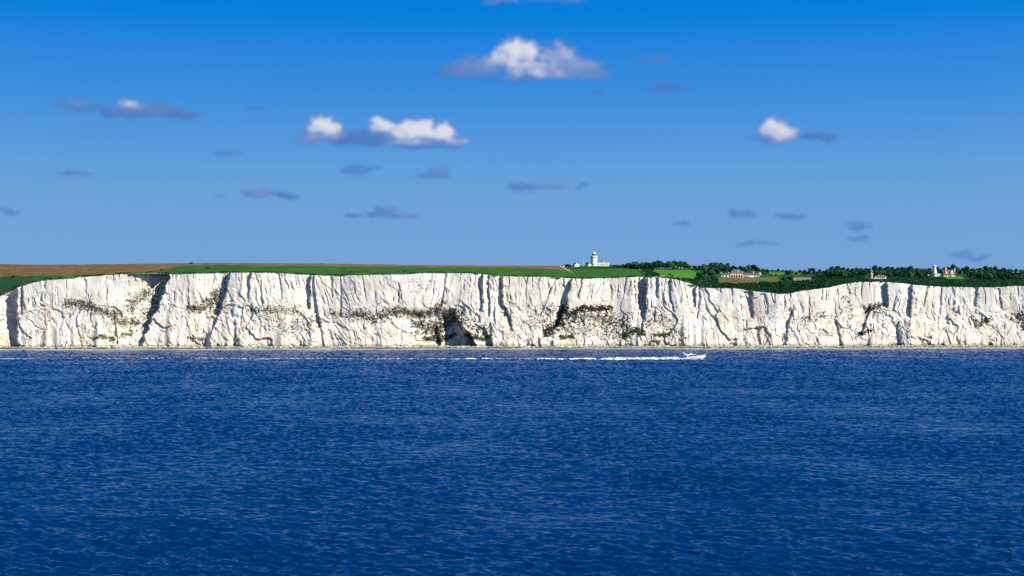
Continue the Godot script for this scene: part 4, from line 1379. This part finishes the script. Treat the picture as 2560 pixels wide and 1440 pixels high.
func build_wake() -> void:
	var foam := mat("sea foam", 0.84, 0.86, 0.88, 0.8, 0.3)
	var pos := PackedVector3Array()
	var idx := PackedInt32Array()
	var runs := [[1490, 1712, 0.8, 1.6, 5.0], [1536, 1566, 1.6, 1.2, 3.0], [1640, 1700, 1.3, 1.9, 4.0], [1420, 1492, 0.5, 0.8, 2.6], [1338, 1420, 0.26, 0.42, 1.2], [1160, 1256, 0.30, 0.34, 1.2], [1058, 1152, 0.2, 0.24, 0.9], [985, 1040, 0.18, 0.2, 0.8],
		[820, 972, 0.19, 0.2, 0.8], [720, 812, 0.17, 0.18, 0.8], [640, 700, 0.16, 0.17, 0.8], [470, 622, 0.16, 0.16, 0.7], [345, 430, 0.15, 0.15, 0.7], [125, 316, 0.15, 0.15, 0.7], [-40, 86, 0.14, 0.15, 0.7],
		[1250, 1345, 0.12, 0.16, 0.7], [1148, 1166, 0.14, 0.2, 0.7], [1036, 1062, 0.14, 0.16, 0.7], [968, 990, 0.14, 0.16, 0.7], [808, 824, 0.12, 0.14, 0.6], [696, 724, 0.1, 0.12, 0.6], [618, 644, 0.1, 0.1, 0.6]]
	var thin_pos := PackedVector3Array()
	var thin_idx := PackedInt32Array()
	for i in runs.size():
		var r: Array = runs[i]
		if r[2] < 0.25:
			foam_bank(thin_pos, thin_idx, r[0], r[1], r[2], r[3], r[4], i + 3)
		else:
			foam_bank(pos, idx, r[0], r[1], r[2], r[3], r[4], i + 3)
	var wk := put("wake", arrays(pos, smooth_normals(pos, idx), PackedColorArray(), idx, foam))
	tag(wk, "broken line of white foam trailing behind the yacht", "wake", "", "stuff")
	put("old_foam", arrays(thin_pos, smooth_normals(thin_pos, thin_idx), PackedColorArray(), thin_idx, mat("thin old foam", 0.34, 0.44, 0.56, 0.6, 0.3)), wk)
	# spray thrown up by hull and bow
	var p2 := PackedVector3Array()
	var i2 := PackedInt32Array()
	for q in [[1690.0, 1722.0, 1.7, 1.1, 2.6, 1289.0], [1718.0, 1752.0, 0.5, 0.7, 1.0, 1285.5], [1746.0, 1758.5, 0.5, 1.1, 1.2, 1285.5]]:
		var start := p2.size()
		var n := 40
		for i in n + 1:
			var t := float(i) / n
			var px := lerpf(q[0], q[1], t)
			var hh := lerpf(q[2], q[3], t) * (0.7 + 0.6 * absf(noise_c.get_noise_2d(px * 20.0, 7.0))) * smoothstep(0.0, 0.2, t) * smoothstep(1.0, 0.85, t)
			for k in 7:
				var u := float(k) / 6.0 * 2.0 - 1.0
				p2.append(Vector3((px - 1280.0) / F * q[5], (1.0 - u * u) * hh + 0.15 - 0.5 * absf(u), -q[5] - u * q[4]))
		for i in n:
			for k in 6:
				var a := start + i * 7 + k
				i2.append_array(PackedInt32Array([a, a + 1, a + 7, a + 7, a + 1, a + 8]))
	tag(put("spray", arrays(p2, smooth_normals(p2, i2), PackedColorArray(), i2, foam)), "white spray along the yacht's waterline", "spray", "", "stuff")

# ------------------------------------------------------------------ the sea
func wave(x: float, z: float, step: float) -> float:
	var cx := x * 0.94 + z * 0.34
	var cz := z * 0.94 - x * 0.34
	var gust := 0.9 + 0.7 * noise_a.get_noise_2d(x * 1.1, z * 0.8)
	var h := 0.34 * noise_b.get_noise_2d(cx * 1.6, cz * 3.2)
	h += (0.44 + 0.34 * smoothstep(0.7, 3.0, step) + 0.35 * smoothstep(3.8, 4.8, step)) * gust * (1.0 - 2.4 * absf(noise_b.get_noise_2d(cx * 5.0 + 31.0, cz * 9.0)))
	if step < 1.6:
		h += 0.34 * gust * noise_c.get_noise_2d(cx * 12.0, cz * 22.0 + 9.0)
	if step < 0.8:
		h += 0.13 * noise_c.get_noise_2d(x * 34.0, z * 52.0)
	return h * lerpf(0.78, 1.45, smoothstep(0.8, 3.0, step))

func build_sea() -> void:
	var rows := []
	var d := 150.0
	while d < 2060.0:
		rows.append(d)
		d += 0.42 * pow(d / 170.0, 1.05)
	rows.append(2400.0)
	var nc := 640
	var nx := nc + 4
	var ny := rows.size() + 1
	var pos := PackedVector3Array()
	var col := PackedColorArray()
	pos.resize(nx * ny)
	col.resize(nx * ny)
	var deep := Color(0.0, 0.0185, 0.076)
	for j in ny:
		var dd: float = -400.0 if j == 0 else rows[j - 1]
		var step := 0.42 * pow(maxf(dd, 170.0) / 170.0, 1.05)
		var half := 0.40 * maxf(dd, 150.0) + 15.0
		for i in nx:
			var x := 0.0
			if i == 0 or i == nx - 1:
				x = -6000.0 if i == 0 else 6000.0
			elif i == 1 or i == nx - 2:
				x = -half - 120.0 if i == 1 else half + 120.0
			else:
				x = -half + 2.0 * half * (i - 2) / (nc - 1)
			var k := j * nx + i
			var inner := i > 1 and i < nx - 2 and j > 0
			pos[k] = Vector3(x, wave(x, -dd, step) if inner else 0.0, -dd)
			var c := deep
			if dd > 1500.0:     # chalk stirred up along the shore
				var px := 1280.0 + x / dd * F
				var off := shore(px) - 52.0 - dd
				var milk := smoothstep(0.0, 1.0, 1.0 - (off - 30.0 * noise_a.get_noise_2d(px * 1.2, dd * 0.4)) / 210.0)
				milk *= 0.75 + 0.5 * noise_b.get_noise_2d(px * 1.5, dd * 1.5)
				c = c.lerp(Color(0.27, 0.47, 0.56), clampf(milk, 0, 0.95))
			col[k] = c
	var m := vmat("sea water", 0.17, 0.2)
	m.albedo_color = Color.WHITE
	var n := FastNoiseLite.new()
	n.seed = 12
	n.frequency = 0.018
	n.fractal_octaves = 5
	n.fractal_gain = 0.62
	var im := n.get_seamless_image(1024, 1024)
	im.convert(Image.FORMAT_RGBA8)
	im.bump_map_to_normal_map(4.0)
	m.normal_enabled = true
	m.normal_texture = ImageTexture.create_from_image(im)
	m.normal_scale = 1.0
	m.uv1_triplanar = true
	m.uv1_world_triplanar = true
	m.uv1_scale = Vector3(0.034, 0.034, 0.05)
	tag(put("sea", grid_mesh(pos, col, nx, ny, m)), "deep blue choppy sea filling the strait", "sea", "", "structure")

# ------------------------------------------------------------------ the sky
# puffs: [x, y, half width, half height, brightness]; painted by bearing and elevation round the whole sky
var clouds := [
	[[1296, 136, 66, 48, 0.85], [1258, 156, 60, 38, 0.75], [1330, 172, 84, 34, 0.68], [1398, 142, 56, 40, 0.5], [1425, 172, 88, 38, 0.34], [1190, 172, 76, 34, 0.28], [1145, 184, 66, 24, 0.12], [1370, 190, 130, 16, 0.6], [1475, 188, 66, 18, 0.15], [1320, 196, 150, 10, 0.05]],
	[[803, 322, 50, 38, 0.85], [834, 338, 38, 30, 0.78], [782, 352, 52, 20, 0.35], [885, 350, 66, 28, 0.04], [945, 352, 56, 24, 0.06], [958, 322, 42, 32, 0.85], [1005, 332, 50, 34, 0.9], [1055, 328, 50, 40, 1.0], [1100, 338, 50, 38, 0.95], [1140, 358, 38, 18, 0.45], [1020, 358, 70, 16, 0.5], [1070, 368, 100, 9, 0.04]],
	[[328, 268, 46, 22, 0.6], [385, 280, 72, 30, 0.12], [300, 286, 60, 18, 0.08], [455, 292, 60, 18, 0.05]],
	[[188, 264, 56, 22, 0.18], [238, 274, 54, 15, 0.02]],
	[[1934, 330, 48, 40, 0.85], [1972, 340, 42, 26, 0.65], [1915, 352, 48, 12, 0.15], [2042, 345, 52, 17, 0.02]],
	[[640, 271, 38, 7, 0.0]], [[575, 384, 40, 9, 0.05]], [[187, 437, 50, 9, 0.0]], [[890, 428, 38, 18, 0.05], [930, 424, 26, 9, 0.0]],
	[[1080, 442, 46, 17, 0.12], [1100, 428, 28, 14, 0.25]], [[645, 486, 54, 14, 0.3], [715, 490, 40, 8, 0.0]], [[555, 489, 13, 7, 0.0]],
	[[885, 541, 28, 8, 0.0], [975, 541, 82, 12, 0.15], [965, 526, 30, 13, 0.2], [1020, 539, 38, 14, 0.25]], [[1320, 470, 52, 14, 0.08], [1385, 470, 42, 12, 0.2]], [[1457, 467, 15, 7, 0.0]],
	[[22, 530, 44, 8, 0.12]], [[1706, 563, 24, 10, 0.08]], [[1860, 538, 42, 12, 0.08]], [[1975, 541, 46, 11, 0.04]], [[1895, 610, 58, 6, 0.0]],
	[[2138, 558, 24, 16, 0.18], [2145, 568, 44, 9, 0.03]], [[2147, 597, 30, 9, 0.05]], [[2412, 641, 40, 13, 0.15], [2450, 644, 20, 7, 0.0]],
	[[1675, 222, 64, 18, -0.4]], [[1625, 152, 42, 13, -0.5]], [[1490, 235, 32, 7, -0.5]], [[1250, 4, 60, 10, 0.2], [1400, 2, 90, 6, 0.1]],
]

func build_sky(env: Environment) -> void:
	var w := 4096
	var h := 2048
	var im := Image.create(w, h, false, Image.FORMAT_RGBAF)
	var stops := [[-90, 0.18, 0.34, 0.6], [0, 0.195, 0.375, 0.660], [2.4, 0.187, 0.368, 0.675], [5.3, 0.145, 0.362, 0.71], [6.8, 0.098, 0.325, 0.72], [8.7, 0.052, 0.277, 0.72], [11.8, 0.004, 0.216, 0.715], [13, 0.0, 0.200, 0.70], [20, 0.0, 0.182, 0.66], [40, 0.0, 0.150, 0.58], [90, 0.0, 0.120, 0.50]]
	var rows := []
	for y in h:
		var el := 90.0 - (y + 0.5) / h * 180.0
		var c := Color()
		for i in range(1, stops.size()):
			if el <= stops[i][0]:
				var t: float = (el - stops[i - 1][0]) / (stops[i][0] - stops[i - 1][0])
				c = Color(lerpf(stops[i - 1][1], stops[i][1], t), lerpf(stops[i - 1][2], stops[i][2], t), lerpf(stops[i - 1][3], stops[i][3], t))
				break
		c = Color(c.r / EXPO, c.g / EXPO, c.b / EXPO, 1.0)
		rows.append(c)
		im.fill_rect(Rect2i(0, y, w, 1), c)
	# the same cloud field goes on all round
	var all := []
	for c in clouds:
		all.append([c, 0.0])
	for turn in range(1, 8):
		for c in clouds:
			if rng.randf() < 0.75:
				all.append([c, turn * 45.0 + rng.randf_range(-12, 12)])
	var puff := FastNoiseLite.new()
	puff.seed = 5
	puff.frequency = 0.01
	puff.fractal_octaves = 4
	var shade := Color(0.070, 0.200, 0.53)
	var mauve := Color(0.175, 0.285, 0.60)
	var white := Color(0.74, 0.75, 0.83)
	for entry in all:
		var c: Array = entry[0]
		var turn: float = deg_to_rad(entry[1])
		var lo := Vector2(1e9, 1e9)
		var hi := Vector2(-1e9, -1e9)
		for p in c:
			lo = lo.min(Vector2(p[0] - p[2] * 1.5, p[1] - p[3] * 1.6))
			hi = hi.max(Vector2(p[0] + p[2] * 1.5, p[1] + p[3] * 1.6))
		var u0 := int((atan((lo.x - 1280.0) / F) + turn) / TAU * w) - 2
		var u1 := int((atan((hi.x - 1280.0) / F) + turn) / TAU * w) + 2
		var v0 := int((0.5 - atan((816.0 - lo.y) / F) / PI) * h) - 3
		var v1 := int((0.5 - atan((816.0 - hi.y) / F) / PI) * h) + 3
		for v in range(v0, v1 + 1):
			for u in range(u0, u1 + 1):
				var sum_a := 0.0
				var sum_c := Color(0, 0, 0)
				for sy in 3:
					for sx in 3:
						var az := ((u + (sx + 0.5) / 3.0)) / w * TAU - turn
						var el := (0.5 - (v + (sy + 0.5) / 3.0) / h) * PI
						var px := 1280.0 + tan(az) * F
						var py := 816.0 - tan(el) / cos(az) * F
						var wob := Vector2(puff.get_noise_2d(px * 1.3, py * 2.0), puff.get_noise_2d(px * 1.3 + 900.0, py * 2.0)) * 18.0
						var dens := -1.0
						var lit := 0.0
						var wsum := 0.001
						for p in c:
							var ddx: float = (px + wob.x - p[0]) / p[2]
							var ddy: float = (py + wob.y * 0.6 - p[1]) / p[3]
							if ddy > 0.0:
								ddy *= 2.0        # flatter below
							var e: float = 1.0 - sqrt(ddx * ddx + ddy * ddy)
							if e > -0.9:
								dens = maxf(dens, e)
								var q := maxf(e + 0.12, 0.0)
								lit += q * (maxf(p[4], 0.0) + 0.10 * ddx - 0.42 * ddy * maxf(p[4], 0.0))
								wsum += q
						var n := puff.get_noise_2d(px * 3.0, py * 5.0)
						var first: float = c[0][4]
						var a := smoothstep(-0.05, 0.30, dens + 0.32 * n)
						a *= 0.7 if first < 0.0 else (0.74 if c.size() < 3 and first < 0.3 else 0.95)
						lit = clampf(lit / wsum * (1.0 + 0.4 * puff.get_noise_2d(px * 2.0 + 40.0, py * 3.0)), 0, 1)
						lit *= smoothstep(0.0, 0.5, dens + 0.3 * n) * 0.75 + 0.25
						var tone := shade.lerp(mauve, clampf(lit * 2.6, 0, 1)).lerp(white, smoothstep(0.3, 1.05, lit))
						sum_a += a / 9.0
						sum_c += tone * (a / 9.0)
				if sum_a > 0.003 and v >= 0 and v < h:
					var uu := posmod(u, w)
					var was := im.get_pixel(uu, v)
					var add := Color(sum_c.r / EXPO, sum_c.g / EXPO, sum_c.b / EXPO)
					im.set_pixel(uu, v, Color(was.r * (1.0 - sum_a) + add.r, was.g * (1.0 - sum_a) + add.g, was.b * (1.0 - sum_a) + add.b, 1.0))
	var sm := PanoramaSkyMaterial.new()
	sm.panorama = ImageTexture.create_from_image(im)
	var sky := Sky.new()
	sky.sky_material = sm
	env.background_mode = Environment.BG_SKY
	env.sky = sky

# ------------------------------------------------------------------
func _ready() -> void:
	rng.seed = 20240
	for q in [[noise_a, 3, 0.010, 3], [noise_b, 8, 0.020, 3], [noise_c, 21, 0.020, 4]]:
		q[0].seed = q[1]
		q[0].frequency = q[2]
		q[0].fractal_octaves = q[3]
	for q in [cells, cracks]:
		q.noise_type = FastNoiseLite.TYPE_CELLULAR
		q.seed = 4
		q.frequency = 0.075
		q.fractal_type = FastNoiseLite.FRACTAL_NONE
	cells.cellular_return_type = FastNoiseLite.RETURN_CELL_VALUE
	cracks.cellular_return_type = FastNoiseLite.RETURN_DISTANCE2_SUB
	# camera: level, the lens shifted up so that the horizon lies on row 816 of 1440
	var cam := Camera3D.new()
	cam.name = "camera"
	cam.near = 1.0
	cam.far = 9000.0
	cam.position = Vector3(0, EYE, 0)
	cam.projection = Camera3D.PROJECTION_FRUSTUM
	cam.size = 1440.0 / F
	cam.frustum_offset = Vector2(0, 96.0 / F)
	add_child(cam)
	cam.make_current()
	var env := Environment.new()
	env.tonemap_mode = Environment.TONE_MAPPER_LINEAR
	env.tonemap_exposure = EXPO
	env.sdfgi_enabled = true
	env.ssao_enabled = true
	env.ssil_enabled = true
	build_sky(env)
	var we := WorldEnvironment.new()
	we.name = "world_environment"
	we.environment = env
	add_child(we)
	var sun := DirectionalLight3D.new()
	sun.name = "sun"
	sun.light_color = Color(1.0, 0.965, 0.90)
	sun.light_energy = 1.6
	sun.light_angular_distance = 0.5
	sun.shadow_enabled = true
	add_child(sun)
	var az := deg_to_rad(54.0)
	var el := deg_to_rad(33.0)
	var towards := Vector3(sin(az) * cos(el), sin(el), cos(az) * cos(el))
	sun.look_at_from_position(towards * 100.0, Vector3.ZERO, Vector3.UP)
	print("sky done ", Time.get_ticks_msec())
	build_sea()
	print("sea done ", Time.get_ticks_msec())
	build_cliff()
	print("cliff done ", Time.get_ticks_msec())
	build_downs()
	print("downs done ", Time.get_ticks_msec())
	build_foreshore()
	footpath("path", [[1401, 666], [1409, 671], [1421, 676.5]], 3.4, "pale chalk track climbing to the skyline bushes")
	footpath("path", [[1262, 686], [1300, 682.5], [1340, 680.5], [1405, 676.5]], 2.0, "thin worn footpath crossing the meadow to the gate")
	footpath("path", [[159, 690.3], [184, 694.7]], 2.2, "short pale path under the ploughed field")
	footpath("path", [[1421, 677], [1432, 684]], 1.2, "faint worn line from the gate down the meadow")
	make_kinds()
	build_scrub()
	build_lighthouse()
	build_houses()
	build_trees()
	print("things done ", Time.get_ticks_msec())
	build_yacht()
	build_wake()
	print("all done ", Time.get_ticks_msec())
